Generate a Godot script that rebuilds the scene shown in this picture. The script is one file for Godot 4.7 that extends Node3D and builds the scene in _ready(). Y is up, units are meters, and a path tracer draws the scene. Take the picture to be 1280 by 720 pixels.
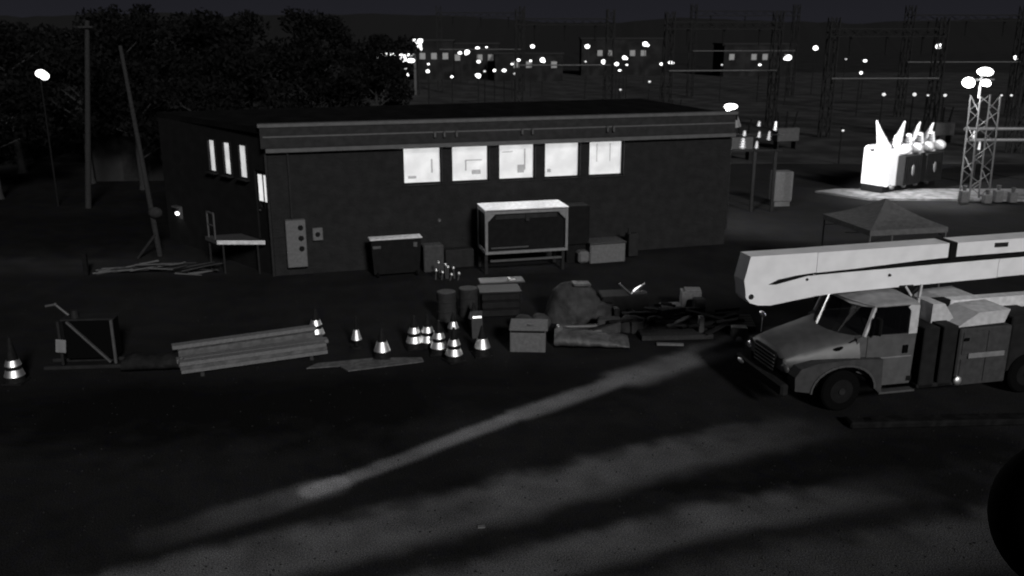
extends Node3D
# A works yard at night seen from a raised camera: flat-roofed building with lit windows, bucket truck, cones and yard clutter, substation and far lights behind.

# ------------------------------------------------------------------ mesh builder
class MB:
	var v := PackedVector3Array()
	var n := PackedVector3Array()
	var c := PackedColorArray()
	var xf := Transform3D.IDENTITY
	func tri(a: Vector3, b: Vector3, d: Vector3, na: Vector3, nb: Vector3, nd: Vector3) -> void:
		var g: Vector3 = (b - a).cross(d - a)
		if g.length_squared() < 1e-14: return
		var t: Vector3 = xf * a
		if g.dot(na + nb + nd) > 0.0:
			v.append_array([t, xf * d, xf * b]); n.append_array([(xf.basis * na).normalized(), (xf.basis * nd).normalized(), (xf.basis * nb).normalized()])
		else:
			v.append_array([t, xf * b, xf * d]); n.append_array([(xf.basis * na).normalized(), (xf.basis * nb).normalized(), (xf.basis * nd).normalized()])
	func flat(a: Vector3, b: Vector3, d: Vector3, out: Vector3) -> void:
		var g: Vector3 = (b - a).cross(d - a)
		if g.length_squared() < 1e-14: return
		g = g.normalized()
		if g.dot(out) < 0.0: g = -g
		tri(a, b, d, g, g, g)
	func quad(a: Vector3, b: Vector3, d: Vector3, e: Vector3, out: Vector3) -> void:
		flat(a, b, d, out); flat(a, d, e, out)
	func quad_s(a: Vector3, b: Vector3, d: Vector3, e: Vector3, na: Vector3, nb: Vector3, nd: Vector3, ne: Vector3) -> void:
		tri(a, b, d, na, nb, nd); tri(a, d, e, na, nd, ne)
	# box with small chamfers on all edges
	func box(p: Vector3, s: Vector3, bev := 0.0, bs := Basis.IDENTITY) -> void:
		var h: Vector3 = s * 0.5
		var k: float = minf(bev, minf(h.x, minf(h.y, h.z)) * 0.9)
		for ax in 3:
			for sg: float in [-1.0, 1.0]:
				var u := (ax + 1) % 3
				var w := (ax + 2) % 3
				var q := []
				for uv in [[-1, -1], [1, -1], [1, 1], [-1, 1]]:
					var t := Vector3.ZERO
					t[ax] = h[ax] * sg; t[u] = (h[u] - k) * uv[0]; t[w] = (h[w] - k) * uv[1]
					q.append(p + bs * t)
				var o := Vector3.ZERO; o[ax] = sg
				quad(q[0], q[1], q[2], q[3], bs * o)
				if k > 0.0:
					for sb: float in [-1.0, 1.0]:
						var a := Vector3.ZERO; var b := Vector3.ZERO
						a[ax] = h[ax] * sg; a[u] = (h[u] - k) * sb
						b[ax] = (h[ax] - k) * sg; b[u] = h[u] * sb
						var a2 := a; var b2 := b
						a[w] = -(h[w] - k); b[w] = a[w]; a2[w] = h[w] - k; b2[w] = a2[w]
						var o2 := Vector3.ZERO; o2[ax] = sg; o2[u] = sb
						quad(p + bs * a, p + bs * a2, p + bs * b2, p + bs * b, bs * o2)
		if k > 0.0:
			for i in 8:
				var g := Vector3(1 if i & 1 else -1, 1 if i & 2 else -1, 1 if i & 4 else -1)
				var e := h - Vector3(k, k, k)
				flat(p + bs * (g * Vector3(h.x, e.y, e.z)), p + bs * (g * Vector3(e.x, h.y, e.z)), p + bs * (g * Vector3(e.x, e.y, h.z)), bs * g)
	func bar(a: Vector3, b: Vector3, w: float, d := -1.0) -> void:
		var z := (b - a).normalized()
		var up := Vector3.UP if absf(z.y) < 0.95 else Vector3.RIGHT
		var x := up.cross(z).normalized()
		box((a + b) * 0.5, Vector3(w, d if d > 0.0 else w, a.distance_to(b)), minf(w * 0.12, 0.01), Basis(x, z.cross(x), z))
	func cyl(a: Vector3, b: Vector3, r0: float, r1: float, k := 12, caps := true) -> void:
		lathe(a, b - a, [[0.0, r0], [1.0, r1]], k, caps)
	# profile: [[fraction along axis, radius], ...]
	func lathe(a: Vector3, axis: Vector3, prof: Array, k := 16, caps := true) -> void:
		var z := axis.normalized()
		var x := (Vector3.UP if absf(z.y) < 0.95 else Vector3.RIGHT).cross(z).normalized()
		var y := z.cross(x)
		var L := axis.length()
		for i in prof.size() - 1:
			var p0: Vector3 = a + axis * float(prof[i][0]); var p1: Vector3 = a + axis * float(prof[i + 1][0])
			var r0 := float(prof[i][1]); var r1 := float(prof[i + 1][1])
			var dl := (float(prof[i + 1][0]) - float(prof[i][0])) * L
			for j in k:
				var f0 := TAU * j / k; var f1 := TAU * (j + 1) / k
				var e0 := x * cos(f0) + y * sin(f0); var e1 := x * cos(f1) + y * sin(f1)
				var n0 := (e0 * dl + z * (r0 - r1)).normalized(); var n1 := (e1 * dl + z * (r0 - r1)).normalized()
				quad_s(p0 + e0 * r0, p0 + e1 * r0, p1 + e1 * r1, p1 + e0 * r1, n0, n1, n1, n0)
		if caps:
			for s in 2:
				var q: Array = prof[0] if s == 0 else prof[-1]
				var p: Vector3 = a + axis * float(q[0]); var r := float(q[1])
				var o := -z if s == 0 else z
				for j in k:
					var f0 := TAU * j / k; var f1 := TAU * (j + 1) / k
					tri(p, p + (x * cos(f0) + y * sin(f0)) * r, p + (x * cos(f1) + y * sin(f1)) * r, o, o, o)
	# polygon in x,y pushed from z0 to z1
	func prism(poly: PackedVector2Array, z0: float, z1: float) -> void:
		var ix := Geometry2D.triangulate_polygon(poly)
		for s in 2:
			var z := z0 if s == 0 else z1
			var o := Vector3(0, 0, -1 if (z0 < z1) == (s == 0) else 1)
			for i in range(0, ix.size(), 3):
				flat(Vector3(poly[ix[i]].x, poly[ix[i]].y, z), Vector3(poly[ix[i + 1]].x, poly[ix[i + 1]].y, z), Vector3(poly[ix[i + 2]].x, poly[ix[i + 2]].y, z), o)
		var area := 0.0
		for i in poly.size(): area += poly[i].cross(poly[(i + 1) % poly.size()])
		for i in poly.size():
			var p := poly[i]; var q := poly[(i + 1) % poly.size()]
			var d := (q - p) * (1.0 if area > 0 else -1.0)
			quad(Vector3(p.x, p.y, z0), Vector3(q.x, q.y, z0), Vector3(q.x, q.y, z1), Vector3(p.x, p.y, z1), Vector3(d.y, -d.x, 0))
	# rings: arrays of Vector3 of equal length, joined smoothly
	func loft(rings: Array, closed := true, cap := true) -> void:
		var m: int = rings[0].size()
		var nr := []
		for i in rings.size():
			var row := []
			for j in m:
				var a: Vector3 = rings[maxi(i - 1, 0)][j]; var b: Vector3 = rings[mini(i + 1, rings.size() - 1)][j]
				var j0 := posmod(j - 1, m) if closed else maxi(j - 1, 0)
				var j1 := (j + 1) % m if closed else mini(j + 1, m - 1)
				var t: Vector3 = rings[i][j1] - rings[i][j0]
				row.append(t.cross(b - a).normalized())
			nr.append(row)
		var mid := Vector3.ZERO
		for p: Vector3 in rings[0]: mid += p / m
		var sg := 0.0
		for j in m: sg += (nr[0][j] as Vector3).dot(rings[0][j] - mid)
		var f := 1.0 if sg >= 0.0 else -1.0
		for i in rings.size() - 1:
			for j in (m if closed else m - 1):
				var k := (j + 1) % m
				quad_s(rings[i][j], rings[i][k], rings[i + 1][k], rings[i + 1][j], nr[i][j] * f, nr[i][k] * f, nr[i + 1][k] * f, nr[i + 1][j] * f)
		if cap and closed:
			for s in [0, rings.size() - 1]:
				var ctr := Vector3.ZERO
				for p: Vector3 in rings[s]: ctr += p / m
				var o: Vector3 = ctr - (rings[1][0] if s == 0 else rings[rings.size() - 2][0])
				for j in m: flat(ctr, rings[s][j], rings[s][(j + 1) % m], o)
	func ball(p: Vector3, r: Vector3, k := 14, rings := 8, lump := 0.0, noise: FastNoiseLite = null, low := -1.0) -> void:
		var pts := []
		for i in rings + 1:
			var ph := -PI / 2 + PI * i / rings
			if sin(ph) < low: ph = asin(low)
			var row := []
			for j in k:
				var e := Vector3(cos(ph) * cos(TAU * j / k), sin(ph), cos(ph) * sin(TAU * j / k))
				var s := 1.0 + (lump * noise.get_noise_3dv(p + e * 1.4 * r) if noise else 0.0)
				row.append(p + e * r * s)
			pts.append(row)
		loft(pts, true, false)
	func mesh() -> ArrayMesh:
		var a := []; a.resize(Mesh.ARRAY_MAX)
		a[Mesh.ARRAY_VERTEX] = v; a[Mesh.ARRAY_NORMAL] = n
		if c.size() == v.size() and c.size() > 0: a[Mesh.ARRAY_COLOR] = c
		var m := ArrayMesh.new(); m.add_surface_from_arrays(Mesh.PRIMITIVE_TRIANGLES, a)
		return m

# ------------------------------------------------------------------ naming and tagging
var taken := {}
var rng := RandomNumberGenerator.new()
var M := {}
var tex := {}

func numbered(nm: String) -> String:
	var i: int = taken.get(nm, 0)
	taken[nm] = i + 1
	return nm if i == 0 else "%s_%03d" % [nm, i]

func tag(o: Node3D, label: String, category: String, group := "") -> void:
	o.set_meta("label", label); o.set_meta("category", category)
	if group != "": o.set_meta("group", group)

func thing(nm: String, label: String, category: String, at := Vector3.ZERO, turn := 0.0, group := "") -> Node3D:
	var o := Node3D.new(); o.name = numbered(nm); add_child(o)
	o.position = at; o.rotation.y = deg_to_rad(turn)
	tag(o, label, category, group)
	return o

func part(nm: String, b: MB, mat: Material, parent: Node3D) -> MeshInstance3D:
	var o := MeshInstance3D.new(); o.name = nm; o.mesh = b.mesh(); o.material_override = mat
	parent.add_child(o, true)
	return o

func piece(nm: String, mesh: Mesh, mat: Material, parent: Node3D, xf: Transform3D) -> MeshInstance3D:
	var o := MeshInstance3D.new(); o.name = nm; o.mesh = mesh; o.material_override = mat; o.transform = xf
	parent.add_child(o, true)
	return o

func whole(nm: String, b: MB, mat: Material, label: String, category: String, at := Vector3.ZERO, turn := 0.0, group := "") -> MeshInstance3D:
	var o := MeshInstance3D.new(); o.name = numbered(nm); o.mesh = b.mesh(); o.material_override = mat
	add_child(o); o.position = at; o.rotation.y = deg_to_rad(turn)
	tag(o, label, category, group)
	return o

func struct(nm: String, b: MB, mat: Material) -> MeshInstance3D:
	var o := MeshInstance3D.new(); o.name = numbered(nm); o.mesh = b.mesh(); o.material_override = mat
	add_child(o); o.set_meta("kind", "structure")
	return o

func copy_thing(src: Node3D, nm: String, label: String, at: Vector3, turn := 0.0, size := 1.0) -> Node3D:
	var o: Node3D = src.duplicate(); o.name = numbered(nm); add_child(o)
	o.position = at; o.rotation.y = deg_to_rad(turn); o.scale = Vector3.ONE * size
	o.set_meta("label", label)
	return o

# ------------------------------------------------------------------ materials
func noise_tex(seed_: int, freq: float, lo: float, hi: float, oct := 4, stretch := 1) -> ImageTexture:
	var fn := FastNoiseLite.new(); fn.seed = seed_; fn.frequency = freq; fn.fractal_octaves = oct
	fn.noise_type = FastNoiseLite.TYPE_SIMPLEX_SMOOTH
	var im := fn.get_seamless_image(256, 256)
	im.convert(Image.FORMAT_RGB8)
	for y in 256:
		for x in 256:
			var t := im.get_pixel(x, y).r
			t = lo + (hi - lo) * clampf((t - 0.2) / 0.6, 0, 1)
			im.set_pixel(x, y, Color(t, t, t))
	if stretch > 1: im.resize(256 * 1, 256 / stretch)
	return ImageTexture.create_from_image(im)

func bump_tex(seed_: int, freq: float, depth: float) -> ImageTexture:
	var fn := FastNoiseLite.new(); fn.seed = seed_; fn.frequency = freq; fn.fractal_octaves = 4
	var im := fn.get_seamless_image(256, 256); im.convert(Image.FORMAT_RGBA8)
	im.bump_map_to_normal_map(depth)
	return ImageTexture.create_from_image(im)

# l is the linear base reflectance; texture varies it downward
func mat(nm: String, l: float, rough := 0.75, metal := 0.0, t := "worn", scale := 0.6, bump := "", tint := Color(1, 1, 1.02)) -> StandardMaterial3D:
	var m := StandardMaterial3D.new(); m.resource_name = nm
	m.albedo_color = Color(l * tint.r, l * tint.g, minf(1.0, l * tint.b)).linear_to_srgb()
	m.roughness = rough; m.metallic = metal
	if l < 0.07 and metal < 0.5: m.metallic_specular = 0.15
	if t != "" or bump != "":
		m.uv1_triplanar = true; m.uv1_world_triplanar = true; m.uv1_scale = Vector3.ONE * scale
	if t != "": m.albedo_texture = tex[t]
	if bump != "": m.normal_enabled = true; m.normal_texture = tex[bump]; m.normal_scale = 0.7
	M[nm] = m
	return m

func glow(nm: String, energy: float, t := "") -> StandardMaterial3D:
	var m := StandardMaterial3D.new(); m.resource_name = nm
	m.albedo_color = Color(0.6, 0.6, 0.6); m.emission_enabled = true; m.emission = Color(1, 1, 1); m.emission_energy_multiplier = energy
	if t != "": m.emission_operator = BaseMaterial3D.EMISSION_OP_MULTIPLY; m.emission_texture = tex[t]; m.uv1_triplanar = true; m.uv1_world_triplanar = true; m.uv1_scale = Vector3.ONE * 0.5
	M[nm] = m
	return m

func make_materials() -> void:
	tex["worn"] = noise_tex(3, 0.02, 0.86, 1.0)
	tex["blotch"] = noise_tex(8, 0.012, 0.74, 1.0, 5)
	tex["streak"] = noise_tex(5, 0.03, 0.84, 1.0, 4); tex["faint"] = noise_tex(6, 0.012, 0.95, 1.0, 3)
	tex["grain"] = noise_tex(11, 0.12, 0.6, 1.0, 3)
	tex["blind"] = noise_tex(14, 0.012, 0.9, 1.0, 2)
	tex["rough"] = bump_tex(21, 0.09, 3.0)
	tex["cloth"] = bump_tex(22, 0.03, 6.0)
	mat("wall", 0.024, 0.85, 0, "worn", 0.35, "rough"); mat("side_wall", 0.015, 0.9, 0, "worn", 0.3)  # side_wall is the wall colour darkened for its shaded side
	mat("fascia", 0.034, 0.7, 0, "streak", 0.4); mat("trim", 0.088, 0.6, 0, "worn", 0.5); mat("roof", 0.01, 0.9, 0, "blotch", 0.3)
	mat("frame_dark", 0.02, 0.6); mat("dark", 0.012, 0.7); mat("black", 0.003, 0.9, 0, "")
	mat("steel_dark", 0.03, 0.5, 0.2); mat("steel_mid", 0.09, 0.5, 0.2); mat("steel_pale", 0.22, 0.5)
	mat("white_paint", 0.8, 0.45, 0, "worn", 0.8); mat("boom_white", 0.9, 0.5, 0, "faint", 0.5); mat("cab_white", 0.6, 0.65, 0, "worn", 0.7)
	mat("cab_roof", 0.3, 0.65, 0, "worn", 0.6); mat("cab_body", 0.095, 0.5, 0, "worn", 0.6); mat("fender_dark", 0.06, 0.6, 0, "worn", 0.6); mat("body_box", 0.06, 0.5, 0, "worn", 0.8)
	mat("rubber", 0.006, 0.85, 0, "grain", 2.0); mat("chrome", 0.7, 0.25, 1.0, "")
	mat("retro", 1.0, 0.48, 1.0, ""); mat("cone_skin", 0.018, 0.55, 0, "blotch", 3.0); mat("cone_base", 0.02, 0.8, 0, "grain", 3.0)
	mat("wood_pale", 0.16, 0.8, 0, "streak", 1.3, "rough"); mat("wood_grey", 0.12, 0.85, 0, "blotch", 1.3, "rough"); mat("wood_dark", 0.05, 0.9, 0, "streak", 1.3, "rough")
	mat("tarp", 0.065, 0.6, 0, "blotch", 0.8, "cloth"); mat("tarp_pale", 0.1, 0.6, 0, "blotch", 0.8, "cloth"); mat("tarp_dark", 0.022, 0.7, 0, "blotch", 0.8, "cloth")
	mat("box_grey", 0.13, 0.7, 0, "worn", 1.2); mat("box_pale", 0.24, 0.7, 0, "worn", 1.2); mat("block_dark", 0.015, 0.9, 0, "blotch", 0.8, "rough"); mat("box_dim", 0.065, 0.8, 0, "worn", 1.0)
	mat("canopy_cloth", 0.1, 0.8, 0, "worn", 0.6, "cloth"); mat("concrete", 0.18, 0.9, 0, "blotch", 0.7, "rough"); mat("concrete_pale", 0.32, 0.9, 0, "blotch", 0.9, "rough")
	mat("pad", 0.3, 0.95, 0, "blotch", 0.4, "rough"); mat("porcelain", 0.75, 0.3, 0, "worn", 2.0); mat("tank_paint", 0.6, 0.6, 0, "faint", 0.8)
	mat("galv", 0.15, 0.45, 0.3, "worn", 1.5); mat("galv_dim", 0.022, 0.6, 0.2, "worn", 1.0); mat("bark", 0.05, 0.95, 0, "grain", 1.0, "rough")
	mat("pole_wood", 0.035, 0.9, 0, "streak", 1.0, "rough"); mat("far_wall", 0.028, 0.8, 0, "blotch", 0.1); mat("far_roof", 0.03, 0.9, 0, "")
	mat("ground_far", 0.035, 1.0, 0, "blotch", 0.05); mat("gravel", 0.062, 1.0, 0, "blotch", 0.07); mat("ridge", 0.018, 1.0, 0, ""); mat("drum_dim", 0.035, 0.6, 0, "worn", 1.0); mat("twig", 0.09, 0.9, 0, "")
	for k in 3:
		var l := mat("leaf_%d" % k, [0.005, 0.006, 0.007][k], 0.7, 0, "")
		l.backlight_enabled = true; l.backlight = Color(0.02, 0.02, 0.02)
	var y := StandardMaterial3D.new(); y.vertex_color_use_as_albedo = true; y.roughness = 0.92
	y.uv1_triplanar = true; y.uv1_world_triplanar = true; y.uv1_scale = Vector3.ONE * 0.9; y.albedo_texture = tex["grain"]; y.normal_enabled = true; y.normal_texture = tex["rough"]; y.normal_scale = 0.5; y.metallic_specular = 0.08
	M["yard"] = y
	var g := StandardMaterial3D.new(); g.transparency = BaseMaterial3D.TRANSPARENCY_ALPHA; g.albedo_color = Color(0.75, 0.75, 0.78, 0.06); g.roughness = 0.02; M["glass"] = g
	var g2 := StandardMaterial3D.new(); g2.transparency = BaseMaterial3D.TRANSPARENCY_ALPHA; g2.albedo_color = Color(0.05, 0.05, 0.06, 0.55); g2.roughness = 0.03; M["tinted_glass"] = g2
	var g3 := StandardMaterial3D.new(); g3.transparency = BaseMaterial3D.TRANSPARENCY_ALPHA; g3.albedo_color = Color(0.2, 0.2, 0.2, 0.3); g3.roughness = 0.9; M["frosted"] = g3
	glow("lit_blind", 0.86, "blind"); glow("lit_lens", 2.6); glow("lit_dim", 0.05); glow("lit_mid", 0.9); glow("flood", 6.0)

# ------------------------------------------------------------------ lights
func omni(parent: Node3D, at: Vector3, e: float, size := 0.1) -> void:
	var l := OmniLight3D.new(); l.name = "lamp_source"; l.light_energy = e; l.omni_range = 150; l.omni_attenuation = 2; l.light_size = size; l.shadow_enabled = true
	parent.add_child(l, true); l.position = at

func spot(parent: Node3D, at: Vector3, to: Vector3, e: float, angle: float, size := 0.15) -> void:
	var l := SpotLight3D.new(); l.name = "flood_source"; l.light_energy = e; l.spot_range = 150; l.spot_attenuation = 2; l.spot_angle = angle; l.light_size = size; l.shadow_enabled = true
	parent.add_child(l, true); l.look_at_from_position(parent.global_transform * at, to)

func mb() -> MB: return MB.new()

func _ready() -> void:
	rng.seed = 77
	# ---- camera
	var cam := Camera3D.new(); cam.name = "camera"; add_child(cam)
	cam.position = Vector3(0, 8.5, 0); cam.rotation_degrees = Vector3(-15.9, 0, 0)
	cam.fov = 35.46; cam.near = 0.1; cam.far = 3000
	var lens := CameraAttributesPhysical.new()   # fixed-focus yard camera, a little soft everywhere
	lens.frustum_focal_length = 37.53; lens.exposure_aperture = 3.5; lens.frustum_focus_distance = 5.0; lens.frustum_near = 0.1; lens.frustum_far = 3000.0
	cam.attributes = lens
	# ---- sky and exposure
	var we := WorldEnvironment.new(); we.name = "environment"; add_child(we)
	var env := Environment.new(); we.environment = env
	env.background_mode = Environment.BG_SKY
	var sm := ProceduralSkyMaterial.new()
	sm.sky_top_color = Color(0.05, 0.05, 0.065); sm.sky_horizon_color = Color(0.125, 0.125, 0.145); sm.sky_curve = 0.12
	sm.ground_bottom_color = Color(0.03, 0.03, 0.03); sm.ground_horizon_color = Color(0.1, 0.1, 0.11); sm.sun_angle_max = 0.1
	var sky := Sky.new(); sky.sky_material = sm; env.sky = sky
	env.tonemap_mode = Environment.TONE_MAPPER_LINEAR; env.tonemap_exposure = 1.0
	env.sdfgi_enabled = true; env.ssao_enabled = true; env.ssil_enabled = true
	# ---- added directional light for an unseen source, low behind the camera, to its right
	var front_light := DirectionalLight3D.new(); front_light.name = "added_front_light"; add_child(front_light)
	front_light.light_energy = 0.6; front_light.light_angular_distance = 8.0; front_light.shadow_enabled = true; front_light.light_color = Color(1, 0.995, 0.99)
	var az := deg_to_rad(20.0); var el := deg_to_rad(25.0)
	front_light.look_at_from_position(Vector3(sin(az) * cos(el), sin(el), cos(az) * cos(el)), Vector3.ZERO)
	make_materials()
	ground()
	building()
	far_field()
	trees_and_poles()
	substation()
	truck()
	tent()
	beside_wall()
	clutter()
	cones()

# ------------------------------------------------------------------ ground
func seg_dist(p: Vector2, a: Vector2, b: Vector2) -> float:
	return p.distance_to(Geometry2D.get_closest_point_to_segment(p, a, b))

func ground() -> void:
	var g := mb()
	g.quad(Vector3(-1500, -0.03, 200), Vector3(1500, -0.03, 200), Vector3(1500, -0.03, -2500), Vector3(-1500, -0.03, -2500), Vector3.UP)
	struct("ground", g, M["ground_far"])
	# yard surface: paler bands and darker patches in the vertex colours, gravel edges
	var fn := FastNoiseLite.new(); fn.seed = 5; fn.frequency = 0.16; fn.fractal_octaves = 4
	var f2 := FastNoiseLite.new(); f2.seed = 9; f2.frequency = 0.9; f2.fractal_octaves = 3
	# each: from, to, half width, strength
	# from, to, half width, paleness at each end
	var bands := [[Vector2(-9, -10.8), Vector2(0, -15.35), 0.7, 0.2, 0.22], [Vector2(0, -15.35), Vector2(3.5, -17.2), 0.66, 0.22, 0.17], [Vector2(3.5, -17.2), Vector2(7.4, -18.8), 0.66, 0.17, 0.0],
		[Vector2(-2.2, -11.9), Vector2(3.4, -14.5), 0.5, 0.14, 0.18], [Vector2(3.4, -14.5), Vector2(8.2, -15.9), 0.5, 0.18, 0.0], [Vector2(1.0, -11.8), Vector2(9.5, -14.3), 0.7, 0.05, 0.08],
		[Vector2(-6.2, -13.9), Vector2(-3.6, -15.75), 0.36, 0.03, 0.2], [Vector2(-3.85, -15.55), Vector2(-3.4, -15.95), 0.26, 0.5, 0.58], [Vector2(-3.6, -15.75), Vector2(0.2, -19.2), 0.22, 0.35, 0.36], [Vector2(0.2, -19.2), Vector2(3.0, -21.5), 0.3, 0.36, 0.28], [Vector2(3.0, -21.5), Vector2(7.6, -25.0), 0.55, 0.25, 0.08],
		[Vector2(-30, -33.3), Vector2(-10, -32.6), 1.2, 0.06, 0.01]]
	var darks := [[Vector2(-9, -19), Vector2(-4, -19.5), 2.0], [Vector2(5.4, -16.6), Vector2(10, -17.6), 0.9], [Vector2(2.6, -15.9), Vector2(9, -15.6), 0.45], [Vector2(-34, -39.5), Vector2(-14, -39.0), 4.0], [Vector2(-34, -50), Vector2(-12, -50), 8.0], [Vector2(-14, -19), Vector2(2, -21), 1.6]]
	# fine cells where the camera is near, coarse ones beyond
	var xs := PackedFloat32Array(); var zs := PackedFloat32Array()
	var t := -34.0
	while t < 36.0:
		xs.append(t); t += 0.09 if t > -9.5 and t < 11.0 else 0.4
	t = -8.0
	while t > -60.0:
		zs.append(t); t -= 0.09 if t > -26.0 and t < -11.5 else 0.4
	var v := PackedVector3Array(); var n := PackedVector3Array(); var c := PackedColorArray(); var ix := PackedInt32Array()
	for z in zs:
		for x in xs:
			var p := Vector2(x, z)
			var w := fn.get_noise_2dv(p); var q := f2.get_noise_2dv(p)
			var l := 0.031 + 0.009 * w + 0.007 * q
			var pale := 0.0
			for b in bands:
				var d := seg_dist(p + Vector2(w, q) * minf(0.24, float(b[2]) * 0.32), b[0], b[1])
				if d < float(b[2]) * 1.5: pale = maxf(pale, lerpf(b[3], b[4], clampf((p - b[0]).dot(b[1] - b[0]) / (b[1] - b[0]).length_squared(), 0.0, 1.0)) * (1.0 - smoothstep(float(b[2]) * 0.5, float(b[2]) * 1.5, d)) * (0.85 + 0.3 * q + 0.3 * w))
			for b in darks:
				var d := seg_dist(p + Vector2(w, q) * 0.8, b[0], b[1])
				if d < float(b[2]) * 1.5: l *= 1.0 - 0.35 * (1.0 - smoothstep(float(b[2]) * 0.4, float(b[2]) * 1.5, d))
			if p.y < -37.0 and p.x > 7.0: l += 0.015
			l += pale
			l = maxf(l, 0.012)
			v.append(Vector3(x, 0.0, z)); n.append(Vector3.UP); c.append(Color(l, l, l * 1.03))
	var nx := xs.size()
	for j in zs.size() - 1:
		for i in nx - 1:
			var e := j * nx + i
			ix.append_array([e, e + nx, e + 1, e + 1, e + nx, e + nx + 1])
	var a := []; a.resize(Mesh.ARRAY_MAX)
	a[Mesh.ARRAY_VERTEX] = v; a[Mesh.ARRAY_NORMAL] = n; a[Mesh.ARRAY_COLOR] = c; a[Mesh.ARRAY_INDEX] = ix
	var m := ArrayMesh.new(); m.add_surface_from_arrays(Mesh.PRIMITIVE_TRIANGLES, a)
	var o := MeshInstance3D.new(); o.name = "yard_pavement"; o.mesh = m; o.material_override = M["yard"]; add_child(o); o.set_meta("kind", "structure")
	var gf := mb(); gf.box(Vector3(52, -0.02, -130), Vector3(140, 0.03, 139)); struct("gravel_yard", gf, M["gravel"])
	var peb := MultiMesh.new(); peb.transform_format = MultiMesh.TRANSFORM_3D
	var pm := mb(); pm.ball(Vector3.ZERO, Vector3(1, 0.6, 0.8), 7, 4); peb.mesh = pm.mesh(); peb.instance_count = 1500
	for i in 1500:
		var u := rng.randf(); var pz := -11.8 - 22.0 * u * u; var px := rng.randf_range(-0.62, 0.62) * -pz
		peb.set_instance_transform(i, Transform3D(Basis(Vector3.UP, rng.randf() * TAU).scaled(Vector3.ONE * rng.randf_range(0.008, 0.026)), Vector3(px, 0.005, pz)))
	var pi_ := MultiMeshInstance3D.new(); pi_.name = "loose_gravel"; pi_.multimesh = peb; pi_.material_override = M["steel_dark"]; add_child(pi_); pi_.set_meta("kind", "stuff"); tag(pi_, "loose gravel scattered thinly over the dark yard", "gravel")
	# gravel pad of the substation, outline cut to follow the pool of floodlight
	var pb := mb()
	pb.prism(PackedVector2Array([Vector2(16.6, 48.9), Vector2(18.5, 46.6), Vector2(40, 45.6), Vector2(40, 49.6), Vector2(18, 49.6)]), 0.0, 0.1)
	pb.xf = Transform3D.IDENTITY
	var po := struct("gravel_pad", pb, M["pad"]); po.rotation_degrees.x = -90.0; po.position = Vector3(0, 0.005, 0)
	po.scale = Vector3(1, 1, 1)

# ------------------------------------------------------------------ the building
func wall_with_openings(b: MB, L: float, H: float, t: float, ops: Array) -> void:
	var u := 0.0
	for o in ops:
		b.box(Vector3((u + o[0]) / 2, H / 2, -t / 2), Vector3(o[0] - u, H, t))
		if o[2] > 0.01: b.box(Vector3((o[0] + o[1]) / 2, o[2] / 2, -t / 2), Vector3(o[1] - o[0], o[2], t))
		b.box(Vector3((o[0] + o[1]) / 2, (H + o[3]) / 2, -t / 2), Vector3(o[1] - o[0], H - o[3], t))
		u = o[1]
	b.box(Vector3((u + L) / 2, H / 2, -t / 2), Vector3(L - u, H, t))

func lit_window(parent: Node3D, nm: String, xf: Transform3D, w: float, h: float, kind: int, light_e: float) -> void:
	var f := mb()
	var fw := 0.05
	f.box(Vector3(0, h / 2 - fw / 2, -0.06), Vector3(w, fw, 0.08), 0.008); f.box(Vector3(0, -h / 2 + fw / 2, -0.06), Vector3(w, fw, 0.08), 0.008)
	for s in [-1, 1]: f.box(Vector3(s * (w / 2 - fw / 2), 0, -0.06), Vector3(fw, h - 2 * fw, 0.08), 0.008)
	var win := part(nm, f, M["frame_dark"], parent); win.transform = xf
	var s := mb(); s.box(Vector3(0, -h / 2 - 0.03, 0.03), Vector3(w + 0.12, 0.06, 0.2), 0.01); part("sill", s, M["frame_dark"], win)
	var g := mb(); g.box(Vector3(0, 0, -0.06), Vector3(w - 2 * fw, h - 2 * fw, 0.008)); part("glass_pane", g, M["glass"], win)
	var p := mb(); p.box(Vector3(0, 0, -0.235 if kind < 5 else -0.115), Vector3(w, h, 0.02)); part("lit_window_blind", p, M["lit_blind"], win)
	# what stands on the inside sill, against the lit blind
	var bits := [[[0.4, -0.05, 0.06, 0.5], [-0.35, -0.45, 0.3, 0.1]], [[-0.12, -0.08, 0.05, 0.4], [0.2, 0.1, 0.6, 0.035], [0.28, -0.35, 0.34, 0.16]], [[0.38, 0.05, 0.05, 0.8], [0.22, -0.3, 0.26, 0.3], [-0.3, 0.36, 0.4, 0.03]], [[-0.45, -0.42, 0.14, 0.12]], [[-0.3, 0.2, 0.025, 0.7], [0.25, 0.2, 0.025, 0.7]], []]
	for q in bits[kind]:
		var d := mb(); d.box(Vector3(q[0], q[1], -0.2), Vector3(q[2], q[3], 0.025)); part("inside_fitting", d, M["frosted"], win)
	if light_e > 0.0:
		var l := AreaLight3D.new(); l.name = "window_light"; l.area_size = Vector2(w - 0.1, h - 0.1); l.light_energy = light_e; l.area_range = 60; l.shadow_enabled = true
		win.add_child(l, true); l.position = Vector3(0, 0, 0.03); l.rotation.y = PI

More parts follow.
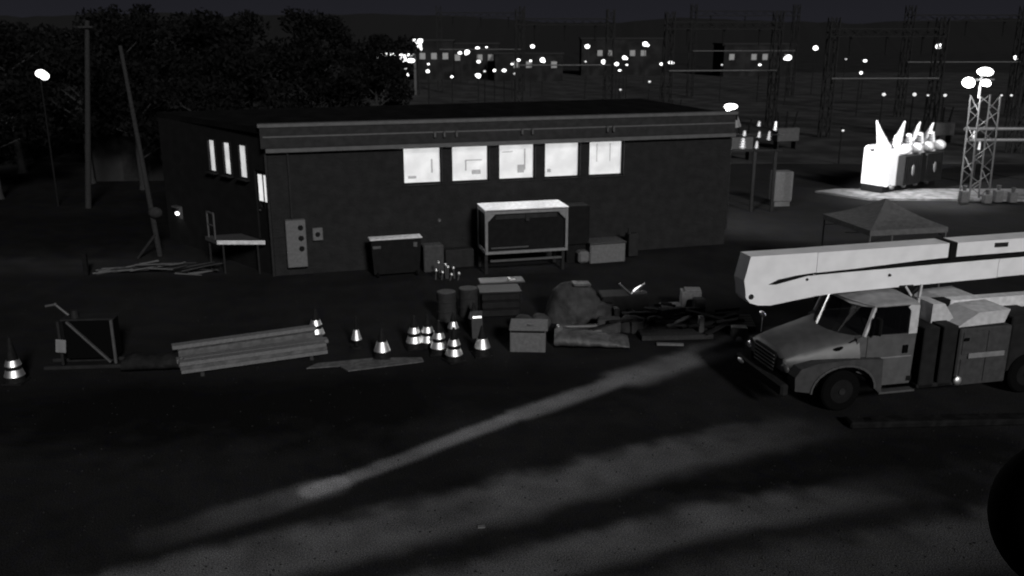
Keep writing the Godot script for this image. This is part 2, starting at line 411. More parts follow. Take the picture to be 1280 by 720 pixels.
func building() -> void:
	var B := thing("utility_building", "long low flat-roofed dark building with five lit square windows", "building", Vector3(-8.53, 0, -31.42), 16.37)
	var H := 5.1
	var w := mb()
	var ops := []
	for i in 5: ops.append([4.76 + 1.812 * i, 6.2 + 1.812 * i, 3.08, 4.44])
	wall_with_openings(w, 18.07, H, 0.25, ops)
	part("front_wall", w, M["wall"], B)
	for i in 5:
		lit_window(B, "window", Transform3D(Basis(), Vector3(5.48 + 1.812 * i, 3.76, -0.1)), 1.44, 1.36, i, 3.6)
	# skewed left wall: runs back from the corner
	var SL := 8.5
	var sd := Vector3(-0.479, 0, -0.878).normalized()
	var sb := Basis(-sd, Vector3.UP, (-sd).cross(Vector3.UP))
	var s := mb()
	var so := []
	for q in [[4.21, 3.76], [3.07, 2.58], [1.92, 1.38]]: so.append([SL - q[0], SL - q[1], 3.38, 4.58])
	so.append([SL - 0.98, SL - 0.12, 1.26, 3.75])
	wall_with_openings(s, SL, H, 0.25, so)
	var sxf := Transform3D(sb, sd * SL)
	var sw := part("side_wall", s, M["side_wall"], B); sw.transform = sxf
	for q in [3.985, 2.825, 1.65]:
		lit_window(B, "narrow_window", sxf * Transform3D(Basis(), Vector3(SL - q, 3.98, 0.085)), 0.6, 1.26, 5, 0.0)
	# glazed door
	var dm := mb()
	dm.box(Vector3(0, -0.68, -0.05), Vector3(0.86, 1.13, 0.06), 0.01); dm.box(Vector3(0, 1.17, -0.05), Vector3(0.86, 0.14, 0.06), 0.01)
	for x in [-0.39, 0.0, 0.39]: dm.box(Vector3(x, 0.495, -0.05), Vector3(0.08, 1.21, 0.06), 0.01)
	var door := part("door", dm, M["dark"], B); door.transform = sxf * Transform3D(Basis(), Vector3(SL - 0.55, 2.5, -0.05))
	for x in [-0.195, 0.195]:
		var pm := mb(); pm.box(Vector3(x, 0.62, -0.03), Vector3(0.27, 0.96, 0.012)); part("lit_window_pane", pm, M["lit_blind"], door)
	var hm := mb(); hm.cyl(Vector3(-0.3, -0.2, -0.02), Vector3(-0.3, -0.2, 0.05), 0.02, 0.02); hm.cyl(Vector3(-0.3, -0.2, 0.05), Vector3(-0.18, -0.2, 0.05), 0.012, 0.012); part("door_handle", hm, M["steel_mid"], door)
	# back and far end
	var e0 := sd * SL; var e1 := Vector3(18.07, 0, -9.0)
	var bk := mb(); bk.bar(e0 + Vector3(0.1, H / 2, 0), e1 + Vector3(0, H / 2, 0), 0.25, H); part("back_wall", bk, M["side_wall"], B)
	var en := mb(); en.box(Vector3(17.95, H / 2, -4.65), Vector3(0.25, H, 8.75)); part("end_wall", en, M["wall"], B)
	# roof slab, fascia and trims
	var r := mb(); r.xf = Transform3D(Basis(Vector3.RIGHT, -PI / 2), Vector3.ZERO)
	r.prism(PackedVector2Array([Vector2(-0.1, -0.2), Vector2(18.2, -0.2), Vector2(18.2, 9.2), Vector2(-4.1, 7.6)]), H + 0.003, H + 0.22)
	part("roof", r, M["roof"], B)
	var fa := mb(); fa.box(Vector3(8.95, 4.96, 0.12), Vector3(18.3, 0.72, 0.24), 0.01); part("fascia", fa, M["fascia"], B)
	var cp := mb(); cp.box(Vector3(8.95, 5.385, 0.1), Vector3(18.44, 0.13, 0.36), 0.015); part("coping", cp, M["trim"], B)
	var tr := mb(); tr.box(Vector3(9.05, 4.52, 0.1), Vector3(18.2, 0.15, 0.3), 0.015); part("lower_trim", tr, M["trim"], B)
	var ts := mb(); ts.box(Vector3(9.0, 5.0, 0.246), Vector3(18.2, 0.05, 0.012)); part("fascia_rib", ts, M["trim"], B)
	for q in [[5.9, 0.0], [6.25, 0.02], [6.7, 0.0], [9.2, 0.0], [9.6, 0.0], [12.6, 0.0], [12.85, 0.0]]:
		var lm := mb(); lm.box(Vector3(q[0], 4.92, 0.3), Vector3(0.09, 0.22, 0.1), 0.02); lm.cyl(Vector3(q[0], 5.0, 0.24), Vector3(q[0], 5.0, 0.34), 0.02, 0.02)
		part("fascia_bracket", lm, M["steel_mid"], B)
	var cn := mb(); cn.bar(Vector3(-0.06, 0, 0.05), Vector3(-0.06, 4.4, 0.05), 0.09); part("downpipe", cn, M["steel_dark"], B)
	var sp := mb(); sp.cyl(Vector3(6.05, 1.7, 0.0), Vector3(6.05, 1.7, 0.07), 0.07, 0.05); part("wall_vent", sp, M["galv"], B)
	# small lamp with hood on the left wall
	var X := B.transform * sxf
	var lp := thing("wall_lamp", "small bright lamp under a hood low on the dark left wall", "wall lamp", X * Vector3(SL - 7.31, 1.27, 0.0), rad_to_deg(X.basis.get_euler().y))
	var h1 := mb(); h1.box(Vector3(0, 0.3, 0.12), Vector3(0.5, 0.05, 0.24), 0.01); h1.box(Vector3(0.24, 0.05, 0.06), Vector3(0.05, 0.46, 0.12), 0.01); part("lamp_hood", h1, M["steel_mid"], lp)
	var h2 := mb(); h2.ball(Vector3(0, 0.02, 0.12), Vector3(0.13, 0.08, 0.08)); part("lamp_bulb", h2, M["lit_lens"], lp)
	omni(lp, Vector3(0, 0.02, 0.12), 0.12, 0.06)
	# landing outside the glazed door
	var ld := thing("landing", "small raised landing with pale edge and post rail outside the glazed door", "landing")
	var lq := [Vector2(-10.62, 31.62), Vector2(-8.9, 31.62), Vector2(-10.1, 32.82), Vector2(-11.3, 32.4)]
	var l1 := mb(); l1.xf = Transform3D(Basis(Vector3.RIGHT, -PI / 2), Vector3.ZERO); l1.prism(PackedVector2Array(lq), 1.12, 1.26); part("deck", l1, M["steel_mid"], ld)
	var l1b := mb(); l1b.box(Vector3(-9.74, 1.2, -31.595), Vector3(1.74, 0.15, 0.04), 0.01); part("deck_edge", l1b, M["white_paint"], ld)
	for q in [Vector3(-10.45, 0, -31.75), Vector3(-9.2, 0, -31.75), Vector3(-11.15, 0, -32.4)]:
		var l2 := mb(); l2.cyl(q, q + Vector3(0, 1.12, 0), 0.04, 0.04); part("leg", l2, M["steel_dark"], ld)
	for q in [Vector3(-10.72, 1.26, -31.8), Vector3(-11.1, 1.26, -32.25)]:
		var l3 := mb(); l3.cyl(q, q + Vector3(0, 0.95, 0), 0.035, 0.035); part("rail_post", l3, M["steel_mid"], ld)
	var l4 := mb(); l4.cyl(Vector3(-10.72, 2.21, -31.8), Vector3(-11.1, 2.21, -32.25), 0.035, 0.035); part("hand_rail", l4, M["steel_mid"], ld)
	var l5 := mb(); l5.cyl(Vector3(-10.72, 1.75, -31.8), Vector3(-11.1, 1.75, -32.25), 0.025, 0.025); part("mid_rail", l5, M["steel_mid"], ld)
	# switch cabinet and small meter box on the front wall
	var cb := thing("switch_cabinet", "tall grey metal cabinet with three dark round ports on the front wall", "cabinet", B.transform * Vector3(0.79, 0, 0), 16.37)
	var c1 := mb(); c1.box(Vector3(0, 1.2, 0.16), Vector3(0.7, 1.72, 0.31), 0.02); part("case", c1, M["box_grey"], cb)
	for i in 3:
		var c2 := mb(); c2.cyl(Vector3(0.17, 1.78 - i * 0.38, 0.31), Vector3(0.17, 1.78 - i * 0.38, 0.35), 0.1, 0.09, 16); part("port", c2, M["dark"], cb)
	var c3 := mb(); c3.cyl(Vector3(-0.1, 2.06, 0.14), Vector3(-0.1, 4.4, 0.14), 0.03, 0.03); part("conduit", c3, M["fascia"], cb)
	var mt := thing("meter_box", "little grey meter box with dark dial right of the tall cabinet", "meter", B.transform * Vector3(1.56, 0, 0), 16.37)
	var m1 := mb(); m1.box(Vector3(0, 1.47, 0.08), Vector3(0.36, 0.46, 0.15), 0.02); part("case", m1, M["box_grey"], mt)
	var m2 := mb(); m2.cyl(Vector3(0, 1.47, 0.15), Vector3(0, 1.47, 0.2), 0.09, 0.08, 16); part("dial", m2, M["dark"], mt)

# ------------------------------------------------------------------ things standing along the wall
func beside_wall() -> void:
	var B := Transform3D(Basis(Vector3.UP, deg_to_rad(16.37)), Vector3(-8.53, 0, -31.42))
	# pale framed enclosure on legs
	var g := thing("framed_enclosure", "pale steel-framed equipment enclosure with white lid and dark open sides under the windows", "enclosure", B * Vector3(8.75, 0, 1.5), 14.0)
	var x0 := -1.38; var x1 := 1.62; var y0 := 0.8; var y1 := 2.36; var zf := 0.55; var zb := -0.7
	var fr := mb()
	for y in [y0, y1 - 0.09]:
		for z in [zf, zb]: fr.box(Vector3((x0 + x1) / 2, y, z), Vector3(x1 - x0 + 0.1, 0.1, 0.1), 0.01)
		for x in [x0, x1]: fr.box(Vector3(x, y, (zf + zb) / 2), Vector3(0.1, 0.1, zf - zb - 0.1), 0.01)
	for x in [x0, x1]:
		for z in [zf, zb]: fr.box(Vector3(x, (y0 + y1) / 2 - 0.045, z), Vector3(0.1, y1 - y0 - 0.19, 0.1), 0.01)
	for s in [[x0, 1.0], [x1, -1.0]]: fr.prism(PackedVector2Array([Vector2(s[0] + s[1] * 0.05, y1 - 0.14), Vector2(s[0] + s[1] * 0.33, y1 - 0.14), Vector2(s[0] + s[1] * 0.05, y1 - 0.42)]), zf - 0.03, zf + 0.03)
	part("frame", fr, M["steel_pale"], g)
	var lid := mb()
	lid.prism(PackedVector2Array([Vector2(zf + 0.06, y1), Vector2(zf + 0.06, y1 + 0.03), Vector2(zb - 0.06, y1 + 0.04), Vector2(zb - 0.06, y1)]), x0 - 0.06, x1 + 0.06)
	var lo := part("lid", lid, M["white_paint"], g); lo.rotation_degrees.y = -90; lo.position = Vector3(0, 0, 0); lo.transform = Transform3D(Basis(Vector3(0, 0, 1), Vector3.UP, Vector3(-1, 0, 0)), Vector3((x0 + x1), 0, 0)).rotated_local(Vector3.UP, 0)
	lo.transform = Transform3D(Basis(Vector3(0, 0, 1), Vector3(0, 1, 0), Vector3(1, 0, 0)) if false else Basis(Vector3(0, 0, 1), Vector3(0, 1, 0), Vector3(-1, 0, 0)), Vector3(x0 + x1, 0, 0))
	var pn := mb(); pn.box(Vector3((x0 + x1) / 2, (y0 + y1) / 2, zf - 0.1), Vector3(x1 - x0 - 0.1, y1 - y0 - 0.1, 0.03)); pn.box(Vector3(x0 + 0.02, (y0 + y1) / 2, (zf + zb) / 2), Vector3(0.03, y1 - y0 - 0.2, zf - zb - 0.1)); part("dark_panel", pn, M["dark"], g)
	var ub := mb(); ub.box(Vector3((x0 + x1) / 2, y1 - 0.27, zf - 0.06), Vector3(x1 - x0 - 0.7, 0.16, 0.03), 0.005); ub.box(Vector3(0.15, y1 - 0.3, zf - 0.02), Vector3(0.14, 0.3, 0.04), 0.01); part("header_rail", ub, M["fascia"], g)
	var lb := mb(); lb.box(Vector3(-0.5, y0 + 0.16, zf - 0.05), Vector3(1.4, 0.05, 0.05), 0.01); part("inner_rail", lb, M["steel_mid"], g)
	for x in [x0, x1 - 0.1]:
		for z in [zf - 0.1, zb]:
			var lg := mb(); lg.box(Vector3(x, y0 / 2 - 0.03, z), Vector3(0.12, y0 - 0.06, 0.12), 0.01); part("leg", lg, M["steel_dark"], g)
	var bm := mb(); bm.box(Vector3(0.1, 0.5, zf), Vector3(2.7, 0.08, 0.08), 0.01); part("cross_beam", bm, M["steel_mid"], g)
	# black housing right of it
	var hb := mb(); hb.box(Vector3(0, 1.45, 0), Vector3(0.95, 1.5, 1.0), 0.04); hb.box(Vector3(0, 0.35, 0), Vector3(0.8, 0.7, 0.8))
	whole("black_housing", hb, M["dark"], "black box housing butted against the right end of the framed enclosure", "housing", B * Vector3(11.12, 0, 0.75), 16.37)
	var st := mb(); st.box(Vector3(0, 0.35, 0), Vector3(1.45, 0.75, 0.9), 0.04); st.box(Vector3(-0.95, 0.26, 0.1), Vector3(0.45, 0.45, 0.7), 0.08)
	var sto := thing("plain_chest", "plain mid-grey chest on the ground right of the black housing", "chest", B * Vector3(12.25, 0, 1.1), 16.37)
	part("body", st, M["box_grey"], sto)
	var stl := mb(); stl.box(Vector3(0.0, 0.76, 0), Vector3(1.5, 0.06, 0.95), 0.015); part("lid", stl, M["box_dim"], sto)
	var sk := mb(); sk.box(Vector3(0, 0.5, 0), Vector3(0.4, 0.9, 0.4), 0.02); sk.box(Vector3(-0.12, 1.02, 0), Vector3(0.1, 0.2, 0.1), 0.02)
	whole("pump_stub", sk, M["steel_dark"], "short dark pump stub right of the plain grey chest", "pump", B * Vector3(13.5, 0, 0.9), 16.37)
	# dark bin with pale lid
	var d := thing("lidded_bin", "dark wide bin with a thin bright lid against the front wall", "bin", B * Vector3(4.2, 0, 1.0), 16.37)
	var b1 := mb(); b1.prism(PackedVector2Array([Vector2(-0.82, 0.12), Vector2(0.82, 0.12), Vector2(0.9, 1.33), Vector2(-0.9, 1.33)]), -0.3, 0.3); part("body", b1, M["dark"], d)
	var b2 := mb(); b2.box(Vector3(0.02, 1.37, -0.02), Vector3(1.9, 0.05, 0.5), 0.02, Basis(Vector3.RIGHT, 0.02)); part("lid", b2, M["white_paint"], d)
	var b3 := mb(); b3.box(Vector3(-0.7, 1.12, 0.32), Vector3(0.3, 0.1, 0.06), 0.01); b3.box(Vector3(0.68, 1.15, 0.32), Vector3(0.14, 0.18, 0.06), 0.01); part("latch", b3, M["steel_mid"], d)
	for x in [-0.7, 0.7]:
		var b4 := mb(); b4.cyl(Vector3(x - 0.04, 0.09, 0.3), Vector3(x + 0.04, 0.09, 0.3), 0.09, 0.09); part("caster", b4, M["rubber"], d)
	var gb := mb(); gb.box(Vector3(0, 0.5, 0), Vector3(0.75, 1.0, 0.6), 0.04)
	whole("plain_drum_box", gb, M["box_dim"], "dim upright box just right of the dark lidded bin", "box", B * Vector3(5.6, 0, 0.8), 16.37)
	var gb2 := mb(); gb2.box(Vector3(0, 0.35, 0), Vector3(1.1, 0.7, 0.5), 0.03)
	whole("low_locker", gb2, M["steel_dark"], "low dark locker between the dim upright box and framed enclosure", "locker", B * Vector3(6.65, 0, 0.5), 16.37)
	# stakes with shiny caps
	var s := thing("stake_bundle", "cluster of short stakes with shiny metal caps before the dim upright box", "stakes", Vector3(-2.3, 0, -31.0))
	for q in [[-0.42, 0.32, 0.1], [-0.28, 0.55, -0.15], [-0.2, 0.26, 0.12], [0.02, 0.42, 0.0], [0.1, 0.2, 0.2], [0.24, 0.36, -0.1], [0.38, 0.22, 0.15], [-0.05, 0.5, -0.05]]:
		var t := mb(); t.cyl(Vector3(q[0], 0, q[2]), Vector3(q[0] + q[2] * 0.3, q[1], q[2]), 0.03, 0.025, 8); var so := part("stake", t, M["steel_mid"], s)
		var t2 := mb(); t2.ball(Vector3(q[0] + q[2] * 0.3, q[1] + 0.02, q[2]), Vector3(0.055, 0.06, 0.055)); part("cap", t2, M["retro"], so)
	# table
	var tb := thing("folding_table", "low folding table with a dim pale top in front of the framed enclosure", "table", Vector3(-0.35, 0, -28.2), 10)
	var t1 := mb(); t1.box(Vector3(0, 0.73, 0), Vector3(1.45, 0.05, 0.6), 0.01); part("table_top", t1, M["steel_mid"], tb)
	for x in [-0.62, 0.62]:
		for z in [-0.24, 0.24]:
			var t3 := mb(); t3.cyl(Vector3(x, 0, z), Vector3(x * 0.95, 0.7, z), 0.02, 0.02, 8); part("leg", t3, M["steel_dark"], tb)
	var tg := mb(); tg.ball(Vector3(0, 0.05, 0), Vector3(0.07, 0.05, 0.06)); tg.cyl(Vector3(0, 0, 0), Vector3(0.2, 0.02, 0), 0.02, 0.02, 8)
	whole("shiny_fitting", tg, M["retro"], "tiny shiny metal fitting lying on the folding table", "fitting", Vector3(-0.1, 0.757, -28.15))

# ------------------------------------------------------------------ cones
func make_cone(nm: String, label: String, wide: bool, h := 0.95) -> Node3D:
	var t := thing(nm, label, "traffic cone", Vector3.ZERO, 0.0, "reflective traffic cones in the yard")
	var b := mb(); b.box(Vector3(0, 0.025, 0), Vector3(0.5, 0.05, 0.5), 0.012); part("base", b, M["cone_base"], t)
	var r0 := 0.235; var r1 := 0.035
	var k := mb(); k.lathe(Vector3(0, 0.05, 0), Vector3(0, h - 0.05, 0), [[0.0, r0 + 0.01], [0.03, r0], [0.97, r1], [1.0, r1 - 0.008]], 20); part("cone_body", k, M["cone_skin"], t)
	var sl := func(y: float) -> float: return r0 + (r1 - r0) * (y - 0.05) / (h - 0.05) + 0.012
	var cs := [[0.24, 0.5]] if wide else [[0.2, 0.37], [0.47, 0.62]]
	for q in cs:
		var c := mb(); c.lathe(Vector3(0, q[0], 0), Vector3(0, q[1] - q[0], 0), [[0.0, sl.call(q[0]) + 0.026], [1.0, sl.call(q[1])]], 24, false); part("reflective_collar", c, M["retro"], t)
	return t

func cones() -> void:
	var c0 := make_cone("traffic_cone", "tall cone with two bright collars alone at the left edge of the yard", false, 1.2)
	c0.position = Vector3(-12.49, 0, -21.16)
	var c1 := make_cone("traffic_cone", "cone with two bright collars behind the right end of the plank stack", false)
	c1.position = Vector3(-5.59, 0, -24.4)
	for q in [["leftmost of the four double-collared cones in the cluster by the grey lidded box", -2.72, -23.73, 20.0], ["second from left of the four double-collared cones in the cluster", -2.35, -23.79, 50.0], ["third from left of the four double-collared cones in the cluster, set slightly forward", -2.0, -23.27, 5.0], ["nearest double-collared cone of the cluster, right of its three neighbours", -1.55, -22.71, 33.0]]:
		copy_thing(c1, "traffic_cone", q[0], Vector3(q[1], 0, q[2]), q[3])
	var w := make_cone("traffic_cone", "cone with one wide bright collar behind the thin plywood sheet", true, 0.85)
	w.position = Vector3(-3.5, 0, -22.89)
	copy_thing(w, "traffic_cone", "cone with one wide bright collar left of the grey lidded box", Vector3(-0.81, 0, -23.14), 15)
	copy_thing(w, "traffic_cone", "half-hidden smaller cone standing behind the four-cone cluster", Vector3(-1.72, 0, -25.0), 70, 0.75)
	copy_thing(w, "traffic_cone", "slim far cone just left of the dark crate", Vector3(-1.15, 0, -25.9), 20, 0.8)
	var d := thing("delineator_post", "slim upright delineator with one small bright band between two cones", "delineator", Vector3(-4.34, 0, -23.79))
	var a := mb(); a.cyl(Vector3.ZERO, Vector3(0, 0.06, 0), 0.2, 0.18, 16); part("base", a, M["cone_base"], d)
	var b := mb(); b.lathe(Vector3(0, 0.06, 0), Vector3(0, 0.85, 0), [[0, 0.06], [0.9, 0.05], [1.0, 0.03]], 14); part("post", b, M["cone_skin"], d)
	var e := mb(); e.lathe(Vector3(0, 0.24, 0), Vector3(0, 0.28, 0), [[0, 0.15], [1, 0.07]], 24, true); part("reflective_band", e, M["retro"], d)
	var f := thing("marker_panel", "narrow flat marker panel with a bright strip among the cones, by the crate", "marker", Vector3(-1.0, 0, -24.6), 12)
	var f1 := mb(); f1.box(Vector3(0, 0.4, 0), Vector3(0.32, 0.8, 0.03), 0.008, Basis(Vector3.RIGHT, -0.15)); part("board", f1, M["box_dim"], f)
	var f2 := mb(); f2.box(Vector3(0, 0.62, -0.005), Vector3(0.26, 0.06, 0.02), 0.004, Basis(Vector3.RIGHT, -0.3)); part("reflective_strip", f2, M["retro"], f)
	var f3 := mb(); f3.bar(Vector3(0, 0.7, -0.1), Vector3(0, 0, -0.35), 0.03); part("prop", f3, M["steel_dark"], f)

# ------------------------------------------------------------------ yard clutter
func clutter() -> void:
	# black framed rack with a diagonal brace
	var r := thing("braced_rack", "black boxy steel rack with diagonal brace, bright tag and bent handle", "rack", Vector3(-11.2, 0, -22.5), 5)
	var a := mb(); a.box(Vector3(0.1, 0.72, -0.1), Vector3(1.25, 1.05, 0.5), 0.02); part("panel", a, M["black"], r)
	for x in [-0.62, 0.72]:
		var p := mb(); p.box(Vector3(x, 0.66, 0.2), Vector3(0.07, 1.2, 0.07), 0.01); part("post", p, M["steel_mid"] if x > 0 else M["steel_dark"], r)
	var d := mb(); d.bar(Vector3(-0.4, 1.25, 0.22), Vector3(0.62, 0.12, 0.26), 0.1, 0.05); part("diagonal_brace", d, M["steel_mid"], r)
	for q in [[0.05, 0.38], [0.1, -0.2]]:
		var s := mb(); s.box(Vector3(-0.05, 0.05, q[1]), Vector3(2.0, 0.1, 0.1), 0.02); part("skid", s, M["steel_dark"], r)
	var tr := mb(); tr.box(Vector3(0.1, 1.27, -0.1), Vector3(1.35, 0.05, 0.55), 0.01); part("top_rail", tr, M["steel_dark"], r)
	var tg := mb(); tg.box(Vector3(-0.6, 0.6, 0.26), Vector3(0.26, 0.36, 0.02), 0.02, Basis(Vector3.FORWARD, 0.12)); part("tag_plate", tg, M["steel_pale"], r)
	var hn := mb(); hn.cyl(Vector3(-0.95, 1.62, 0), Vector3(-0.7, 1.66, 0), 0.035, 0.035); hn.cyl(Vector3(-0.7, 1.66, 0), Vector3(-0.4, 1.36, 0), 0.035, 0.035); hn.ball(Vector3(-0.7, 1.66, 0), Vector3(0.05, 0.05, 0.05)); part("handle", hn, M["steel_mid"], r)
	var kb := mb(); kb.cyl(Vector3(-0.25, 1.29, 0), Vector3(-0.25, 1.5, 0), 0.1, 0.08); part("knob", kb, M["steel_dark"], r)
	# covered low bundle
	var fn := FastNoiseLite.new(); fn.seed = 4; fn.frequency = 0.9
	var cb := mb()
	var rings := []
	for i in 14:
		var x := -0.95 + 1.9 * i / 13.0
		var ring := []
		for j in 13:
			var t := PI * j / 12.0
			var h := 0.34 + 0.1 * fn.get_noise_2d(x * 2.0, 3.0)
			ring.append(Vector3(x, maxf(0.0, pow(sin(t), 0.6) * h * (1.0 if i > 0 and i < 13 else 0.75) + 0.04 * fn.get_noise_2d(x * 3.0, t * 2.0)), -cos(t) * 0.36))
		rings.append(ring)
	cb.loft(rings, true, true)
	whole("covered_bundle", cb, M["tarp_dark"], "low dark covered bundle lying between the black rack and plank stack", "bundle", Vector3(-9.25, 0, -22.35), 6)
	# stack of planks
	var st := thing("plank_stack", "long stack of pale planks in the left half of the yard", "planks", Vector3(-6.85, 0, -22.6), 24.5)
	var pm := mb(); pm.box(Vector3.ZERO, Vector3(3.75, 0.1, 0.26), 0.008); var pmesh := pm.mesh()
	var pm2 := mb(); pm2.box(Vector3.ZERO, Vector3(3.55, 0.16, 0.2), 0.008); var pmesh2 := pm2.mesh()
	for x in [-1.4, 1.4]:
		var b := mb(); b.box(Vector3(x, 0.05, 0), Vector3(0.1, 0.1, 1.0), 0.01); part("bearer", b, M["wood_dark"], st)
	for l in 3:
		for k in 3:
			piece("plank", pmesh, M[["wood_pale", "wood_grey", "wood_pale"][(l + k) % 3]], st, Transform3D(Basis(Vector3.UP, rng.randf_range(-0.012, 0.012)), Vector3(rng.randf_range(-0.08, 0.08), 0.15 + l * 0.104, 0.28 - k * 0.28)))
	for k in 2: piece("plank", pmesh2, M["wood_grey"], st, Transform3D(Basis(Vector3.UP, 0.02 + 0.02 * k), Vector3(-0.12 + 0.05 * k, 0.495, -0.2 - 0.26 * k)))
	piece("plank", pmesh, M["wood_pale"], st, Transform3D(Basis(Vector3.UP, 0.02), Vector3(-0.15, 0.63, -0.36)))
	# thin plywood sheet on the ground
	var ply := mb(); ply.prism(PackedVector2Array([Vector2(-1.55, 0.25), Vector2(-0.7, 0.16), Vector2(-0.45, 0.55), Vector2(1.5, 0.05), Vector2(1.45, -0.25), Vector2(0.2, -0.35), Vector2(-1.3, -0.1)]), 0.0, 0.03)
	var plo := whole("plywood_offcut", ply, M["wood_grey"], "thin ragged plywood sheet lying flat in front of the cones", "plywood", Vector3(-3.85, 0.02, -22.45), 0)
	plo.rotation_degrees = Vector3(90, 6, 0); plo.position.y = 0.05
	# lidded box
	var lb := thing("lidded_box", "square grey box with an overhanging lid, right of the cones", "box", Vector3(0.45, 0, -23.75), -3)
	var q1 := mb(); q1.box(Vector3(0, 0.28, 0), Vector3(0.98, 0.56, 0.8), 0.02); part("body", q1, M["box_grey"], lb)
	var q3 := mb(); q3.box(Vector3(0, 0.6, 0), Vector3(0.9, 0.07, 0.72)); part("shadow_gap", q3, M["dark"], lb)
	var q2 := mb(); q2.box(Vector3(0.02, 0.67, 0), Vector3(1.06, 0.08, 0.9), 0.02); part("lid", q2, M["box_grey"], lb)
	var q4 := mb(); q4.ball(Vector3(0.05, 0.725, 0.1), Vector3(0.09, 0.03, 0.03)); part("handle", q4, M["galv"], lb)
	for q in [[0.35, -25.3, "left"], [0.85, -25.4, "right"]]:
		var sk := mb(); sk.ball(Vector3(0, 0.2, 0), Vector3(0.3, 0.26, 0.25), 12, 8, 0.4, fn, -0.6)
		whole("filled_sack", sk, M["tarp"], "dim lumpy sack behind the grey lidded box, the %s of two" % q[2], "sack", Vector3(q[0], 0, q[1]))
	var cr := thing("dark_crate", "dark square crate behind the right end of the cone cluster", "crate", Vector3(-0.4, 0, -26.9), 8)
	var cr1 := mb(); cr1.box(Vector3(0, 0.42, 0), Vector3(1.1, 0.7, 0.8)); part("body", cr1, M["dark"], cr)
	for y in [0.12, 0.38, 0.64]:
		for z in [0.41]:
			var cr2 := mb(); cr2.box(Vector3(0, y + 0.03, z + 0.01), Vector3(1.16, 0.18, 0.03), 0.006); part("slat", cr2, M["frame_dark"], cr)
	var cr3 := mb(); cr3.box(Vector3(0, 0.81, 0), Vector3(1.3, 0.05, 0.9), 0.01); part("top_board", cr3, M["steel_dark"], cr)
	# tarp covered mound
	var md := mb(); md.ball(Vector3(0, 0.25, 0), Vector3(0.86, 0.86, 0.7), 26, 14, 0.32, fn, -0.3); md.ball(Vector3(0.85, 0.15, 0.2), Vector3(0.42, 0.36, 0.4), 16, 8, 0.4, fn, -0.4)
	whole("covered_mound", md, M["tarp"], "big rounded tarpaulin-covered mound in the middle of the clutter", "tarpaulin", Vector3(1.85, 0, -26.5))
	var mtop := mb(); mtop.box(Vector3.ZERO, Vector3(0.55, 0.08, 0.4), 0.02, Basis(Vector3.FORWARD, 0.05))
	whole("cap_board", mtop, M["tarp_pale"], "small pale board lying on top of the covered mound", "board", Vector3(2.1, 1.12, -26.4), 10)
	var pp := thing("pipe_bundle", "bundle of pipes with one shiny end in front of the covered mound", "pipes", Vector3(2.0, 0, -25.1), 4)
	for q in [[0.07, 0.0], [0.07, 0.15], [0.2, 0.07]]:
		var p1 := mb(); p1.cyl(Vector3(-0.62, q[0], q[1]), Vector3(0.6, q[0], q[1]), 0.07, 0.07); part("pipe", p1, M["steel_mid"], pp)
	var p2 := mb(); p2.ball(Vector3(-0.66, 0.2, 0.08), Vector3(0.06, 0.085, 0.085)); part("end_cap", p2, M["retro"], pp)
	var bx := mb(); bx.box(Vector3(0, 0.2, 0), Vector3(0.68, 0.4, 0.5), 0.04)
	whole("squat_carton", bx, M["box_dim"], "squat dim box at the right end of the pipe bundle", "box", Vector3(2.85, 0, -25.2), -6)
	var lw := mb()
	rings = []
	for i in 16:
		var x := -1.05 + 2.1 * i / 15.0
		var ring := []
		for j in 13:
			var t := PI * j / 12.0
			var h := (0.42 - 0.13 * (x + 1.05)) * (0.7 if i == 0 or i == 15 else 1.0)
			ring.append(Vector3(x, maxf(0.0, pow(sin(t), 0.5) * h + 0.05 * fn.get_noise_2d(x * 2.5 + 9.0, t * 2.0)), -cos(t) * 0.5))
		rings.append(ring)
	lw.loft(rings, true, true)
	whole("covered_heap", lw, M["tarp_pale"], "long low tarpaulin heap sloping down to the right of the lidded box", "tarpaulin", Vector3(2.25, 0, -24.2), -3)
	# crate with shiny crumpled metal on it
	var c2 := mb(); c2.box(Vector3(0, 0.3, 0), Vector3(1.5, 0.6, 0.8), 0.03)
	whole("dark_case", c2, M["frame_dark"], "long dark case behind the squat box, right of the mound", "case", Vector3(3.5, 0, -27.2), 6)
	var sh := mb()
	sh.flat(Vector3(-0.4, 0.3, 0), Vector3(-0.05, 0.0, 0.15), Vector3(-0.25, 0.12, -0.1), Vector3(0.3, 0.6, 1)); sh.flat(Vector3(-0.05, 0.0, 0.15), Vector3(0.4, 0.32, 0.0), Vector3(0.1, 0.12, -0.1), Vector3(-0.2, 0.6, 1)); sh.bar(Vector3(-0.4, 0.3, 0), Vector3(-0.05, 0.0, 0.15), 0.07); sh.bar(Vector3(0.0, 0.0, 0.15), Vector3(0.42, 0.32, 0.0), 0.06); sh.bar(Vector3(0.0, 0.03, 0.15), Vector3(0.45, 0.06, 0.1), 0.09)
	whole("crumpled_metal", sh, M["chrome"], "bright crumpled piece of metal lying on the long dark case", "scrap metal", Vector3(3.75, 0.62, -27.1))
	for q in [[3.55, -25.4, 0.5, 0.3, "tarp", "low dim sack heap between the dark case and squat box"], [4.3, -25.6, 0.55, 0.22, "tarp_dark", "low dark sack left of the two pale cartons"]]:
		var sk := mb(); sk.ball(Vector3(0, 0.1, 0), Vector3(q[2], q[3], 0.4), 14, 8, 0.4, fn, -0.4)
		whole("soft_sack", sk, M[q[4]], q[5], "sack", Vector3(q[0], 0, q[1]))
	var k1 := mb(); k1.box(Vector3(0, 0.2, 0), Vector3(0.62, 0.4, 0.5), 0.02)
	whole("pale_carton", k1, M["box_pale"], "pale carton, nearer and lower of the two left of the boom tip", "carton", Vector3(4.9, 0, -26.6), 4)
